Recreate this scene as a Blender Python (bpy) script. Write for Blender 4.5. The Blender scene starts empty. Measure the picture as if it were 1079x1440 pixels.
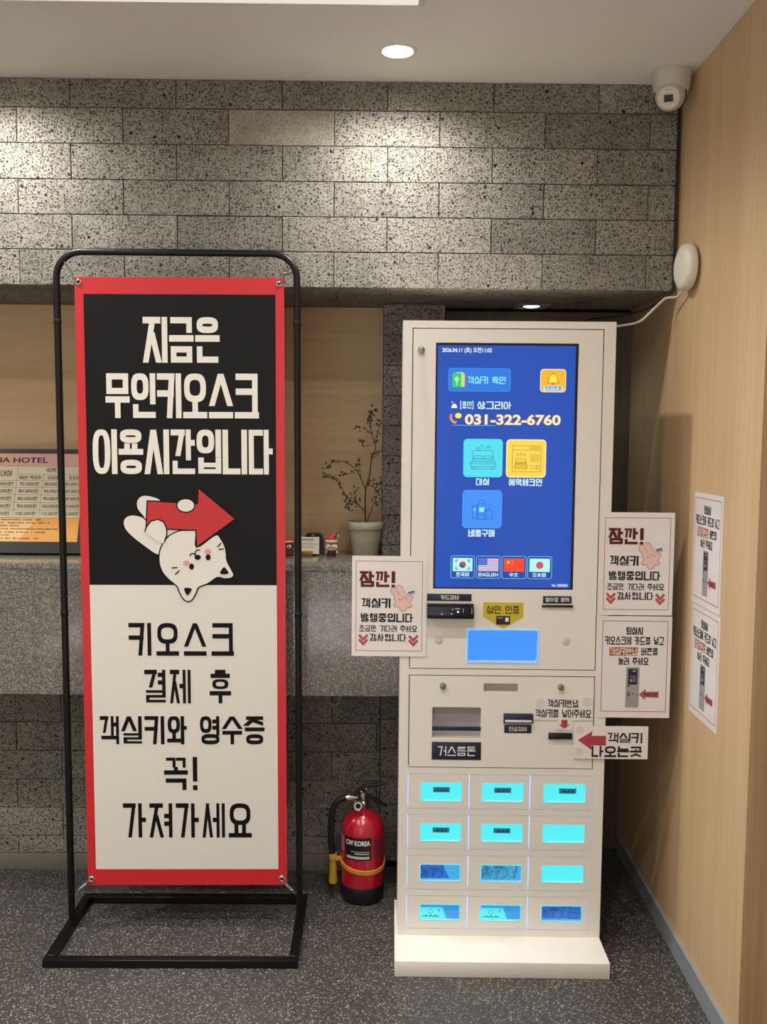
import bpy, bmesh, math, random
from mathutils import Vector, Matrix
from mathutils.geometry import tessellate_polygon
random.seed(7)
PI = math.pi
S = bpy.context.scene
COL = S.collection

# ------------------------------------------------------------------ camera
def rad(a): return math.radians(a)
CAM_F, CAM_P, CAM_Y, CAM_R, CAM_H = 1340.0, rad(4.68), rad(0.51), rad(0.48), 1.41
F = Vector((math.sin(CAM_Y)*math.cos(CAM_P), math.cos(CAM_Y)*math.cos(CAM_P), -math.sin(CAM_P)))
R0 = Vector((math.cos(CAM_Y), -math.sin(CAM_Y), 0)); U0 = R0.cross(F)
RR = R0*math.cos(CAM_R)+U0*math.sin(CAM_R); UU = U0*math.cos(CAM_R)-R0*math.sin(CAM_R)
cd = bpy.data.cameras.new('camera'); cam = bpy.data.objects.new('camera', cd); COL.objects.link(cam)
cd.sensor_fit = 'VERTICAL'; cd.sensor_height = 36.0; cd.sensor_width = 27.0
cd.lens = CAM_F/1440*36.0; cd.clip_start = 0.02
cam.matrix_world = Matrix(((RR.x, UU.x, -F.x, 0), (RR.y, UU.y, -F.y, 0), (RR.z, UU.z, -F.z, CAM_H), (0, 0, 0, 1)))
S.camera = cam

# ------------------------------------------------------------------ world, exposure, large lights
w = bpy.data.worlds.new('world'); S.world = w; w.use_nodes = True
w.node_tree.nodes['Background'].inputs[0].default_value = (0.55, 0.6, 0.7, 1)
w.node_tree.nodes['Background'].inputs[1].default_value = 0.1
S.view_settings.view_transform = 'Standard'; S.view_settings.look = 'None'
S.view_settings.exposure = 0.28; S.view_settings.gamma = 1.0; S.view_settings.use_curve_mapping = False
def area(name, loc, target, sx, sy, power, color):
    l = bpy.data.lights.new(name, 'AREA'); l.shape = 'RECTANGLE'; l.size = sx; l.size_y = sy
    l.energy = power; l.color = color
    o = bpy.data.objects.new(name, l); COL.objects.link(o); o.location = loc
    o.rotation_euler = (Vector(target)-Vector(loc)).to_track_quat('-Z', 'Y').to_euler()
    return o
area('entrance_daylight', (-0.9, -2.9, 1.5), (-0.2, 1.6, 2.2), 2.2, 1.4, 9, (0.88, 0.93, 1.0))
area('added_ceiling_fill', (-0.9, -1.5, 0.02), (-0.9, -1.4999, 2.0), 2.6, 1.9, 44, (1.0, 0.96, 0.90))  # upward fill light added behind the camera to lift the ceiling
SPOT_POWER = {2.47: 36.0, 1.77: 72.0, 1.07: 58.0, 0.35: 28.0, -0.45: 24.0}
SPOT_SIZE = {2.47: 158, 1.77: 150, 1.07: 118, 0.35: 108, -0.45: 100}
SPOT_COLOR = (1.0, 0.95, 0.90)

# ------------------------------------------------------------------ materials
def lin(c):
    if isinstance(c, str):
        c = tuple(int(c[i:i+2], 16)/255 for i in (0, 2, 4))
    return tuple(((x/12.92) if x <= 0.04045 else ((x+0.055)/1.055)**2.4) for x in c)+(1,)
MC = {}
def mat(name, color, rough=0.5, metal=0.0, emit=0.0, spec=0.5, coat=0.0, var=0.0, vscale=30, bump=0.0, alpha=1.0):
    if name in MC: return MC[name]
    m = bpy.data.materials.new(name); m.use_nodes = True
    nt = m.node_tree; b = nt.nodes['Principled BSDF']
    c = lin(color)
    b.inputs['Base Color'].default_value = c
    b.inputs['Roughness'].default_value = rough; b.inputs['Metallic'].default_value = metal
    b.inputs['Specular IOR Level'].default_value = spec
    b.inputs['Coat Weight'].default_value = coat
    b.inputs['Alpha'].default_value = alpha
    if emit:
        b.inputs['Base Color'].default_value = (c[0]*.05, c[1]*.05, c[2]*.05, 1)
        b.inputs['Emission Color'].default_value = c; b.inputs['Emission Strength'].default_value = emit*.824
    if var or bump:
        tc = nt.nodes.new('ShaderNodeTexCoord'); n = nt.nodes.new('ShaderNodeTexNoise')
        n.inputs['Scale'].default_value = vscale; n.inputs['Detail'].default_value = 4
        nt.links.new(tc.outputs['Object'], n.inputs['Vector'])
        if var:
            mx = nt.nodes.new('ShaderNodeMixRGB'); mx.blend_type = 'MIX'
            mx.inputs[1].default_value = (c[0]*(1-var), c[1]*(1-var), c[2]*(1-var), 1)
            mx.inputs[2].default_value = (min(1, c[0]*(1+var)), min(1, c[1]*(1+var)), min(1, c[2]*(1+var)), 1)
            nt.links.new(n.outputs['Fac'], mx.inputs[0]); nt.links.new(mx.outputs[0], b.inputs['Base Color'])
        if bump:
            bp = nt.nodes.new('ShaderNodeBump'); bp.inputs['Strength'].default_value = bump; bp.inputs['Distance'].default_value = 0.002
            nt.links.new(n.outputs['Fac'], bp.inputs['Height']); nt.links.new(bp.outputs[0], b.inputs['Normal'])
    MC[name] = m
    return m
def ramp(nt, stops, interp='LINEAR'):
    r = nt.nodes.new('ShaderNodeValToRGB'); r.color_ramp.interpolation = interp
    e = r.color_ramp.elements
    while len(e) < len(stops): e.new(0.5)
    for k, (p, c) in enumerate(stops):
        e[k].position = p; e[k].color = c if len(c) == 4 else tuple(c)+(1,)
    return r
def math_node(nt, op, a, b=None, c=None):
    n = nt.nodes.new('ShaderNodeMath'); n.operation = op
    for k, v in enumerate((a, b, c)):
        if v is None: continue
        if isinstance(v, (int, float)): n.inputs[k].default_value = v
        else: nt.links.new(v, n.inputs[k])
    return n.outputs[0]
def stone_material(name, light, pale=False):
    m = bpy.data.materials.new(name); m.use_nodes = True; nt = m.node_tree; L = nt.links
    b = nt.nodes['Principled BSDF']; b.inputs['Roughness'].default_value = 0.82; b.inputs['Specular IOR Level'].default_value = 0.3
    tc = nt.nodes.new('ShaderNodeTexCoord'); oi = nt.nodes.new('ShaderNodeObjectInfo')
    sc = nt.nodes.new('ShaderNodeVectorMath'); sc.operation = 'MULTIPLY_ADD'
    cb = nt.nodes.new('ShaderNodeCombineXYZ')
    r1 = math_node(nt, 'MULTIPLY', oi.outputs['Random'], 37.0)
    for k in range(3): L.new(r1, cb.inputs[k])
    sc.inputs[1].default_value = (1, 1, 1)
    L.new(tc.outputs['Object'], sc.inputs[0]); L.new(cb.outputs[0], sc.inputs[2])
    co = sc.outputs[0]
    # warp so the pores are ragged
    wn = nt.nodes.new('ShaderNodeTexNoise'); wn.inputs['Scale'].default_value = 190; wn.inputs['Detail'].default_value = 1; L.new(co, wn.inputs['Vector'])
    wm = nt.nodes.new('ShaderNodeVectorMath'); wm.operation = 'MULTIPLY_ADD'; wm.inputs[1].default_value = (.005, .005, .005)
    L.new(wn.outputs['Color'], wm.inputs[0]); L.new(co, wm.inputs[2]); cw = wm.outputs[0]
    def pores(scale, lo, hi, thr_lo=None, thr_hi=None):
        v = nt.nodes.new('ShaderNodeTexVoronoi'); v.inputs['Scale'].default_value = scale; L.new(cw, v.inputs['Vector'])
        mr = nt.nodes.new('ShaderNodeMapRange'); mr.inputs[1].default_value = lo; mr.inputs[2].default_value = hi; mr.inputs[3].default_value = 1; mr.inputs[4].default_value = 0
        L.new(v.outputs['Distance'], mr.inputs[0]); o = mr.outputs[0]
        if thr_lo is not None:
            sep = nt.nodes.new('ShaderNodeSeparateColor'); L.new(v.outputs['Color'], sep.inputs[0])
            g = nt.nodes.new('ShaderNodeMapRange'); g.inputs[1].default_value = thr_lo; g.inputs[2].default_value = thr_hi
            L.new(sep.outputs[0], g.inputs[0]); o = math_node(nt, 'MULTIPLY', o, g.outputs[0])
        return o
    small = pores(235, .28, .5, .08, .3)
    mid = pores(115, .2, .38, .45, .6)
    big = pores(46, .15, .26, .8, .86)
    p = math_node(nt, 'MAXIMUM', math_node(nt, 'MULTIPLY', small, 0.45 if pale else 0.88), math_node(nt, 'MULTIPLY', mid, 0.35 if pale else 0.95))
    if not pale: p = math_node(nt, 'MAXIMUM', p, big)
    lo_n = nt.nodes.new('ShaderNodeTexNoise'); lo_n.inputs['Scale'].default_value = 9; lo_n.inputs['Detail'].default_value = 5; L.new(co, lo_n.inputs['Vector'])
    c = lin(light)
    rb = ramp(nt, [(.3, tuple(x*.8 for x in c[:3])), (.7, tuple(x*1.12 for x in c[:3]))]); L.new(lo_n.outputs['Fac'], rb.inputs[0])
    rnd = nt.nodes.new('ShaderNodeMapRange'); rnd.inputs[3].default_value = .86; rnd.inputs[4].default_value = 1.08; L.new(oi.outputs['Random'], rnd.inputs[0])
    hsv = nt.nodes.new('ShaderNodeHueSaturation'); L.new(rb.outputs[0], hsv.inputs['Color']); L.new(rnd.outputs[0], hsv.inputs['Value'])
    mx = nt.nodes.new('ShaderNodeMixRGB'); L.new(p, mx.inputs[0]); L.new(hsv.outputs[0], mx.inputs[1]); mx.inputs[2].default_value = lin('171715')
    L.new(mx.outputs[0], b.inputs['Base Color'])
    bp = nt.nodes.new('ShaderNodeBump'); bp.invert = True; bp.inputs['Strength'].default_value = .55; bp.inputs['Distance'].default_value = .004
    L.new(p, bp.inputs['Height']); L.new(bp.outputs[0], b.inputs['Normal'])
    return m
STONE = stone_material('porous_basalt', '918e85'); STONE_PALE = stone_material('fine_basalt', 'a09c8e', True)
STONE_DARK = STONE
def speckle_material(name, dark, mid, light, scale, rough, light_share=.12, coat=0.0, bump=.15):
    m = bpy.data.materials.new(name); m.use_nodes = True; nt = m.node_tree; L = nt.links
    b = nt.nodes['Principled BSDF']; b.inputs['Roughness'].default_value = rough; b.inputs['Coat Weight'].default_value = coat; b.inputs['Coat Roughness'].default_value = .08
    tc = nt.nodes.new('ShaderNodeTexCoord')
    v = nt.nodes.new('ShaderNodeTexVoronoi'); v.inputs['Scale'].default_value = scale; L.new(tc.outputs['Object'], v.inputs['Vector'])
    sep = nt.nodes.new('ShaderNodeSeparateColor'); L.new(v.outputs['Color'], sep.inputs[0])
    r = ramp(nt, [(0, lin(dark)), (.45, lin(dark)), (.55, lin(mid)), (1-light_share-.05, lin(mid)), (1-light_share+.03, lin(light)), (1, lin(light))])
    L.new(sep.outputs[0], r.inputs[0])
    n = nt.nodes.new('ShaderNodeTexNoise'); n.inputs['Scale'].default_value = 5; n.inputs['Detail'].default_value = 3; L.new(tc.outputs['Object'], n.inputs['Vector'])
    mr = nt.nodes.new('ShaderNodeMapRange'); mr.inputs[3].default_value = .8; mr.inputs[4].default_value = 1.2; L.new(n.outputs['Fac'], mr.inputs[0])
    h = nt.nodes.new('ShaderNodeHueSaturation'); L.new(r.outputs[0], h.inputs['Color']); L.new(mr.outputs[0], h.inputs['Value'])
    L.new(h.outputs[0], b.inputs['Base Color'])
    if bump:
        bp = nt.nodes.new('ShaderNodeBump'); bp.inputs['Strength'].default_value = bump; bp.inputs['Distance'].default_value = .001
        L.new(sep.outputs[1], bp.inputs['Height']); L.new(bp.outputs[0], b.inputs['Normal'])
    return m
GRANITE = speckle_material('grey_granite', '5e5d58', '7a7871', '98958b', 330, .22, .2, .5, 0)
FLOOR = speckle_material('dark_speckled_floor', '353433', '4a4846', '9b978f', 330, .42, .07, 0, .3)
def wood_material(name, base, dark, stretch, scale=1.0, rough=.5):
    m = bpy.data.materials.new(name); m.use_nodes = True; nt = m.node_tree; L = nt.links
    b = nt.nodes['Principled BSDF']; b.inputs['Roughness'].default_value = rough; b.inputs['Specular IOR Level'].default_value = .35
    tc = nt.nodes.new('ShaderNodeTexCoord'); mp = nt.nodes.new('ShaderNodeMapping'); mp.inputs['Scale'].default_value = stretch
    L.new(tc.outputs['Object'], mp.inputs[0])
    n = nt.nodes.new('ShaderNodeTexNoise'); n.inputs['Scale'].default_value = 12*scale; n.inputs['Detail'].default_value = 6; n.inputs['Roughness'].default_value = .6; L.new(mp.outputs[0], n.inputs['Vector'])
    n2 = nt.nodes.new('ShaderNodeTexNoise'); n2.inputs['Scale'].default_value = 70*scale; n2.inputs['Detail'].default_value = 3; L.new(mp.outputs[0], n2.inputs['Vector'])
    a = math_node(nt, 'ADD', math_node(nt, 'MULTIPLY', n.outputs['Fac'], .6), math_node(nt, 'MULTIPLY', n2.outputs['Fac'], .4))
    r = ramp(nt, [(.36, lin(dark)), (.62, lin(base))]); L.new(a, r.inputs[0]); L.new(r.outputs[0], b.inputs['Base Color'])
    bp = nt.nodes.new('ShaderNodeBump'); bp.inputs['Strength'].default_value = .06; bp.inputs['Distance'].default_value = .001
    L.new(n2.outputs['Fac'], bp.inputs['Height']); L.new(bp.outputs[0], b.inputs['Normal'])
    return m
WOOD_V = wood_material('pale_oak_laminate_upright', 'd3b68f', 'c6a57c', (1, 1, .03))
WOOD_H = wood_material('pale_oak_laminate_lying', 'd6bb94', 'c6a880', (.05, 1, 1))
WOOD_D = wood_material('brown_oak_laminate', '9c7a54', '85643f', (1, 1, .03))
CEIL = mat('ceiling_paint', 'e6e3dc', .9, var=.02, vscale=3)
PAINT = mat('shadow_gap_black', '0c0c0d', .8)
GREYWALL = wood_material('grey_brown_laminate', '6d6152', '5c5144', (1, 1, .05))
BASEB = mat('grey_metal_skirting', '9297a0', .4, .1, var=.06, vscale=14)
BASEB2 = mat('grey_stone_skirting', '6f6a62', .7, var=.1, vscale=20)
WHITE = mat('kiosk_white_enamel', 'e6e3db', .38, var=.015, vscale=6, bump=.03)
WHITE_IN = mat('kiosk_inner_white', 'b9b4aa', .5)
GROOVE = mat('door_gap_dark', '3a3833', .7)
BLACK = mat('black_plastic', '121318', .35)
NAVY = mat('navy_label', '1b2340', .45)
METAL = mat('brushed_steel', '9a9791', .35, 1.0)
CHROME = mat('chrome', 'd5d5d2', .15, 1.0)
BLACKMETAL = mat('black_powder_coat', '07080b', .4, 0, spec=.35, bump=.05, vscale=200)
def trans(name, color, tr=.85, rough=.05):
    m = bpy.data.materials.new(name); m.use_nodes = True; nt = m.node_tree; nt.nodes.clear()
    o = nt.nodes.new('ShaderNodeOutputMaterial'); mx = nt.nodes.new('ShaderNodeMixShader')
    t = nt.nodes.new('ShaderNodeBsdfTransparent'); t.inputs[0].default_value = lin(color)
    g = nt.nodes.new('ShaderNodeBsdfGlossy'); g.inputs['Roughness'].default_value = rough
    mx.inputs[0].default_value = 1-tr
    nt.links.new(t.outputs[0], mx.inputs[1]); nt.links.new(g.outputs[0], mx.inputs[2]); nt.links.new(mx.outputs[0], o.inputs[0])
    return m
def translucent(name, color, share=.8, bump=0):
    m = bpy.data.materials.new(name); m.use_nodes = True; nt = m.node_tree; nt.nodes.clear()
    o = nt.nodes.new('ShaderNodeOutputMaterial'); mx = nt.nodes.new('ShaderNodeMixShader'); mx.inputs[0].default_value = share
    d = nt.nodes.new('ShaderNodeBsdfDiffuse'); t = nt.nodes.new('ShaderNodeBsdfTranslucent')
    d.inputs[0].default_value = lin(color); t.inputs[0].default_value = lin(color)
    if bump:
        tc = nt.nodes.new('ShaderNodeTexCoord'); n = nt.nodes.new('ShaderNodeTexNoise'); n.inputs['Scale'].default_value = bump; n.inputs['Distortion'].default_value = 2.5
        nt.links.new(tc.outputs['Object'], n.inputs[0]); r = ramp(nt, [(.4, tuple(x*.62 for x in lin(color)[:3])), (.55, lin(color))]); nt.links.new(n.outputs['Fac'], r.inputs[0]); nt.links.new(r.outputs[0], t.inputs[0])
    nt.links.new(d.outputs[0], mx.inputs[1]); nt.links.new(t.outputs[0], mx.inputs[2]); nt.links.new(mx.outputs[0], o.inputs[0]); return m
PANE = trans('clear_acrylic', 'eef6f8', .96)

# ------------------------------------------------------------------ mesh helpers
def V(*a): return Vector(a)
def bx(bm, x0, x1, y0, y1, z0, z1):
    vs = [bm.verts.new(c) for c in ((x0, y0, z0), (x1, y0, z0), (x1, y1, z0), (x0, y1, z0), (x0, y0, z1), (x1, y0, z1), (x1, y1, z1), (x0, y1, z1))]
    for f in ((3, 2, 1, 0), (4, 5, 6, 7), (0, 1, 5, 4), (1, 2, 6, 5), (2, 3, 7, 6), (3, 0, 4, 7)):
        bm.faces.new([vs[i] for i in f])
    return vs
def bevel(bm, w, seg=2):
    bmesh.ops.bevel(bm, geom=[e for e in bm.edges], offset=w, segments=seg, profile=.5, affect='EDGES', clamp_overlap=True)
def link(name, bm, m, parent=None, smooth=False, loc=None):
    me = bpy.data.meshes.new(name); bm.normal_update(); bm.to_mesh(me); bm.free()
    for mm in (m if isinstance(m, (list, tuple)) else [m]): me.materials.append(mm)
    if smooth:
        me.polygons.foreach_set('use_smooth', [True]*len(me.polygons))
        try: me.set_sharp_from_angle(angle=rad(40))
        except Exception: pass
    o = bpy.data.objects.new(name, me); COL.objects.link(o)
    if parent is not None: o.parent = parent
    if loc is not None: o.location = loc
    return o
def box(name, c, m, parent=None, bev=0, seg=2):
    """c = x0,x1,y0,y1,z0,z1 ; origin is put at the centre of its base"""
    bm = bmesh.new(); cx, cy, cz = (c[0]+c[1])/2, (c[2]+c[3])/2, c[4]
    bx(bm, c[0]-cx, c[1]-cx, c[2]-cy, c[3]-cy, 0, c[5]-cz)
    if bev: bevel(bm, bev, seg)
    return link(name, bm, m, parent, smooth=bool(bev), loc=(cx, cy, cz))
def tag(o, label=None, cat=None, group=None, kind=None):
    if label: o['label'] = label
    if cat: o['category'] = cat
    if group: o['group'] = group
    if kind: o['kind'] = kind
    return o
def empty(name, loc, label, cat, group=None, rz=0, rot=None):
    o = bpy.data.objects.new(name, None); COL.objects.link(o); o.location = loc; o.empty_display_size = .05
    o.rotation_euler = rot if rot else (0, 0, rz)
    return tag(o, label, cat, group)
def tube_bm(bm, pts, r, n=10, closed=False, caps=True):
    pts = [Vector(p) for p in pts]; rings = []; N = len(pts)
    rs = r if isinstance(r, (list, tuple)) else [r]*N
    up = None
    for i, p in enumerate(pts):
        a = pts[i-1] if (i > 0 or closed) else p
        b = pts[(i+1) % N] if (i < N-1 or closed) else p
        t = (b-a).normalized()
        if up is None:
            up = Vector((0, 0, 1)) if abs(t.z) < .9 else Vector((0, 1, 0))
        s = t.cross(up).normalized(); up = s.cross(t).normalized()
        rings.append([bm.verts.new(p+(s*math.cos(2*PI*k/n)+up*math.sin(2*PI*k/n))*rs[i]) for k in range(n)])
    M = N if closed else N-1
    for i in range(M):
        A, B = rings[i], rings[(i+1) % N]
        for k in range(n):
            bm.faces.new((A[k], B[k], B[(k+1) % n], A[(k+1) % n]))
    if caps and not closed:
        bm.faces.new(rings[0]); bm.faces.new(list(reversed(rings[-1])))
    bmesh.ops.recalc_face_normals(bm, faces=bm.faces[:])
def tube(name, pts, r, m, parent=None, n=10, closed=False):
    bm = bmesh.new(); tube_bm(bm, pts, r, n, closed); return link(name, bm, m, parent, smooth=True)
def lathe_bm(bm, prof, n=28, c=(0, 0, 0)):
    rings = []
    for (r, z) in prof:
        if r < 1e-6: rings.append([bm.verts.new((c[0], c[1], c[2]+z))])
        else: rings.append([bm.verts.new((c[0]+r*math.cos(2*PI*k/n), c[1]+r*math.sin(2*PI*k/n), c[2]+z)) for k in range(n)])
    for A, B in zip(rings, rings[1:]):
        if len(A) == 1 and len(B) == 1: continue
        for k in range(n):
            k2 = (k+1) % n
            if len(A) == 1: bm.faces.new((A[0], B[k2], B[k]))
            elif len(B) == 1: bm.faces.new((A[k], A[k2], B[0]))
            else: bm.faces.new((A[k], A[k2], B[k2], B[k]))
    bmesh.ops.recalc_face_normals(bm, faces=bm.faces[:])
def lathe(name, prof, m, parent=None, n=28, loc=(0, 0, 0), rot=None):
    bm = bmesh.new(); lathe_bm(bm, prof, n); o = link(name, bm, m, parent, smooth=True, loc=loc)
    if rot: o.rotation_euler = rot
    return o
def ball(name, c, r, m, parent=None, sc=(1, 1, 1), seg=20):
    bm = bmesh.new(); bmesh.ops.create_uvsphere(bm, u_segments=seg, v_segments=seg//2+2, radius=r)
    for v in bm.verts: v.co = Vector((v.co.x*sc[0], v.co.y*sc[1], v.co.z*sc[2]))
    return link(name, bm, m, parent, smooth=True, loc=c)
def rrect(x0, x1, z0, z1, r, n=5):
    P = []
    for cx, cz, a0 in ((x1-r, z0+r, -90), (x1-r, z1-r, 0), (x0+r, z1-r, 90), (x0+r, z0+r, 180)):
        for k in range(n+1):
            a = rad(a0+90*k/n); P.append((cx+r*math.cos(a), cz+r*math.sin(a)))
    return P
def ell(cx, cz, rx, rz, n=28, rot=0):
    return [(cx+rx*math.cos(2*PI*k/n)*math.cos(rot)-rz*math.sin(2*PI*k/n)*math.sin(rot), cz+rx*math.cos(2*PI*k/n)*math.sin(rot)+rz*math.sin(2*PI*k/n)*math.cos(rot)) for k in range(n)]
def poly_bm(bm, P, y=0.0):
    vs = [bm.verts.new((p[0], y, p[1])) for p in P]
    for t in tessellate_polygon([[Vector((p[0], p[1], 0)) for p in P]]):
        f = bm.faces.new([vs[i] for i in t]); f.normal_update()
        if f.normal.y > 0: f.normal_flip()
def ribbon_bm(bm, P, wd, y=0.0, closed=False):
    P = [Vector(p) for p in P]; N = len(P); A = []
    for i, p in enumerate(P):
        a = P[i-1] if (i > 0 or closed) else p; b = P[(i+1) % N] if (i < N-1 or closed) else p
        d1 = (p-a).normalized() if (p-a).length > 1e-9 else (b-p).normalized()
        d2 = (b-p).normalized() if (b-p).length > 1e-9 else d1
        t = (d1+d2).normalized() if (d1+d2).length > 1e-6 else d1
        n = Vector((-t.y, t.x)); k = 1/max(.45, n.dot(Vector((-d1.y, d1.x))))
        A.append((bm.verts.new((p.x+n.x*wd/2*k, y, p.y+n.y*wd/2*k)), bm.verts.new((p.x-n.x*wd/2*k, y, p.y-n.y*wd/2*k))))
    for i in range(N if closed else N-1):
        a, b = A[i], A[(i+1) % N]
        f = bm.faces.new((a[0], a[1], b[1], b[0])); f.normal_update()
        if f.normal.y > 0: f.normal_flip()
def smooth_curve(P, k=5):
    out = []; N = len(P)
    for i in range(N):
        p0, p1, p2, p3 = [Vector(P[(i+j) % N]) for j in (-1, 0, 1, 2)]
        for s in range(k):
            t = s/k
            out.append(tuple(.5*((2*p1)+(-p0+p2)*t+(2*p0-5*p1+4*p2-p3)*t*t+(-p0+3*p1-3*p2+p3)*t*t*t)))
    return out
def flat(name, P, m, parent, y=0.0):
    bm = bmesh.new(); poly_bm(bm, P, y); return link(name, bm, m, parent)
def slab(name, P, m, parent, y0, y1, loc=None):
    """prism of the outline P (x,z) between y0 (front) and y1"""
    bm = bmesh.new(); poly_bm(bm, P, y0); nv = len(P)
    bm.verts.ensure_lookup_table(); fr = [bm.verts[i] for i in range(nv)]
    bk = [bm.verts.new((p[0], y1, p[1])) for p in P]
    for i in range(nv): bm.faces.new((fr[i], bk[i], bk[(i+1) % nv], fr[(i+1) % nv]))
    bm.faces.new(bk); bmesh.ops.recalc_face_normals(bm, faces=bm.faces[:])
    return link(name, bm, m, parent, loc=loc)
def ring_plate_bm(bm, o, i, r, y0, y1, n=4):
    """plate o=(x0,x1,z0,z1) with a rounded hole i, from y0 (front) to y1"""
    inner = rrect(i[0], i[1], i[2], i[3], max(r, .0005), n); outer = []
    per = n+1; cs = ((o[1], o[2]), (o[1], o[3]), (o[0], o[3]), (o[0], o[2]))
    for k, p in enumerate(inner):
        outer.append(cs[k//per])
    for y, sgn in ((y0, 1), (y1, -1)):
        vi = [bm.verts.new((p[0], y, p[1])) for p in inner]; vo = [bm.verts.new((c[0], y, c[1])) for c in cs]
        N = len(inner)
        for k in range(N):
            c1, c2 = k//per, ((k+1) % N)//per
            vs = [vi[k], vi[(k+1) % N], vo[c2]] if c1 == c2 else [vi[k], vi[(k+1) % N], vo[c2], vo[c1]]
            bm.faces.new(vs)
        if y == y0: fi, fo = vi, vo
    for k in range(N): bm.faces.new((fi[k], fi[(k+1) % N], vi[(k+1) % N], vi[k]))
    for k in range(4): bm.faces.new((fo[k], fo[(k+1) % 4], vo[(k+1) % 4], vo[k]))
    bmesh.ops.recalc_face_normals(bm, faces=bm.faces[:])

# ------------------------------------------------------------------ lettering
CHO = 'ㄱㄲㄴㄷㄸㄹㅁㅂㅃㅅㅆㅇㅈㅉㅊㅋㅌㅍㅎ'
JUNG = 'ㅏㅐㅑㅒㅓㅔㅕㅖㅗㅘㅙㅚㅛㅜㅝㅞㅟㅠㅡㅢㅣ'
JONG = ' ㄱㄲㄳㄴㄵㄶㄷㄹㄺㄻㄼㄽㄾㄿㅀㅁㅂㅄㅅㅆㅇㅈㅊㅋㅌㅍㅎ'
def jamo(j, vert):
    gx = .72 if vert else 1.0
    g = [[(0, 1), (1, 1)], [(1, 1), (gx if not vert else .55, 0)]]
    return {'ㄱ': g, 'ㅋ': [[(0, 1), (1, 1)], [(1, 1), (.8 if vert else 1, 0)], [(0, .56), (.93, .56)]],
            'ㄴ': [[(0, 1), (0, 0)], [(0, 0), (1, 0)]], 'ㄷ': [[(0, 1), (1, 1)], [(0, 1), (0, 0)], [(0, 0), (1, 0)]],
            'ㄹ': [[(0, 1), (1, 1)], [(1, 1), (1, .5)], [(0, .5), (1, .5)], [(0, .5), (0, 0)], [(0, 0), (1, 0)]],
            'ㅁ': [[(0, 1), (1, 1)], [(1, 1), (1, 0)], [(0, 0), (1, 0)], [(0, 1), (0, 0)]],
            'ㅂ': [[(0, 1), (0, 0)], [(1, 1), (1, 0)], [(0, 0), (1, 0)], [(0, .55), (1, .55)]],
            'ㅅ': [[(.5, 1), (0, 0)], [(.5, 1), (1, 0)]],
            'ㅈ': [[(0, 1), (1, 1)], [(.62, 1), (.02, 0)], [(.5, .62), (1, 0)]],
            'ㅊ': [[(.3, 1), (.7, 1)], [(0, .74), (1, .74)], [(.5, .74), (0, 0)], [(.5, .6), (1, 0)]],
            'ㅌ': [[(0, 1), (1, 1)], [(0, 1), (0, 0)], [(0, .5), (1, .5)], [(0, 0), (1, 0)]],
            'ㅍ': [[(0, 1), (1, 1)], [(.28, 1), (.28, 0)], [(.72, 1), (.72, 0)], [(0, 0), (1, 0)]],
            'ㅇ': ['O'], 'ㅎ': [[(.28, 1), (.72, 1)], [(0, .76), (1, .76)], 'o']}[j]
OFF = [0]
def seg_bm(bm, a, b, th, tv, y):
    OFF[0] += 1; y = y-2.5e-5*(OFF[0] % 16)
    (x0, z0), (x1, z1) = a, b; dx, dz = x1-x0, z1-z0
    if abs(dx) >= abs(dz)*1.6:
        if x1 < x0: x0, z0, x1, z1 = x1, z1, x0, z0
        P = [(x0-tv/2, z0-th/2), (x1+tv/2, z1-th/2), (x1+tv/2, z1+th/2), (x0-tv/2, z0+th/2)]
    else:
        if z1 > z0: x0, z0, x1, z1 = x1, z1, x0, z0
        L = math.hypot(dx, dz); k = tv/2*(L/abs(dz)); e = th/2; ex = (x1-x0)/(z0-z1)*e; et = 0 if abs(dx) > .12*L else 1
        P = [(x1+ex-k, z1-e), (x1+ex+k, z1-e), (x0-ex*et+k, z0+e*max(et, .9)), (x0-ex*et-k, z0+e*max(et, .9))]
    f = bm.faces.new([bm.verts.new((p[0], y, p[1])) for p in P]); f.normal_update()
    if f.normal.y > 0: f.normal_flip()
def ring_bm(bm, x0, x1, z0, z1, th, tv, y, n=24):
    OFF[0] += 1; y = y-2.5e-5*(OFF[0] % 16)
    cx, cz = (x0+x1)/2, (z0+z1)/2; A = []
    for k in range(n):
        a = 2*PI*k/n; c, s = math.cos(a), math.sin(a); e = .72
        c = math.copysign(abs(c)**e, c); s = math.copysign(abs(s)**e, s)
        ro, so = (x1-x0)/2+tv/2, (z1-z0)/2+th/2
        A.append((bm.verts.new((cx+c*ro, y, cz+s*so)), bm.verts.new((cx+c*max(ro-tv, .0001), y, cz+s*max(so-th, .0001)))))
    for k in range(n):
        a, b = A[k], A[(k+1) % n]; f = bm.faces.new((a[0], b[0], b[1], a[1])); f.normal_update()
        if f.normal.y > 0: f.normal_flip()
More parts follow.
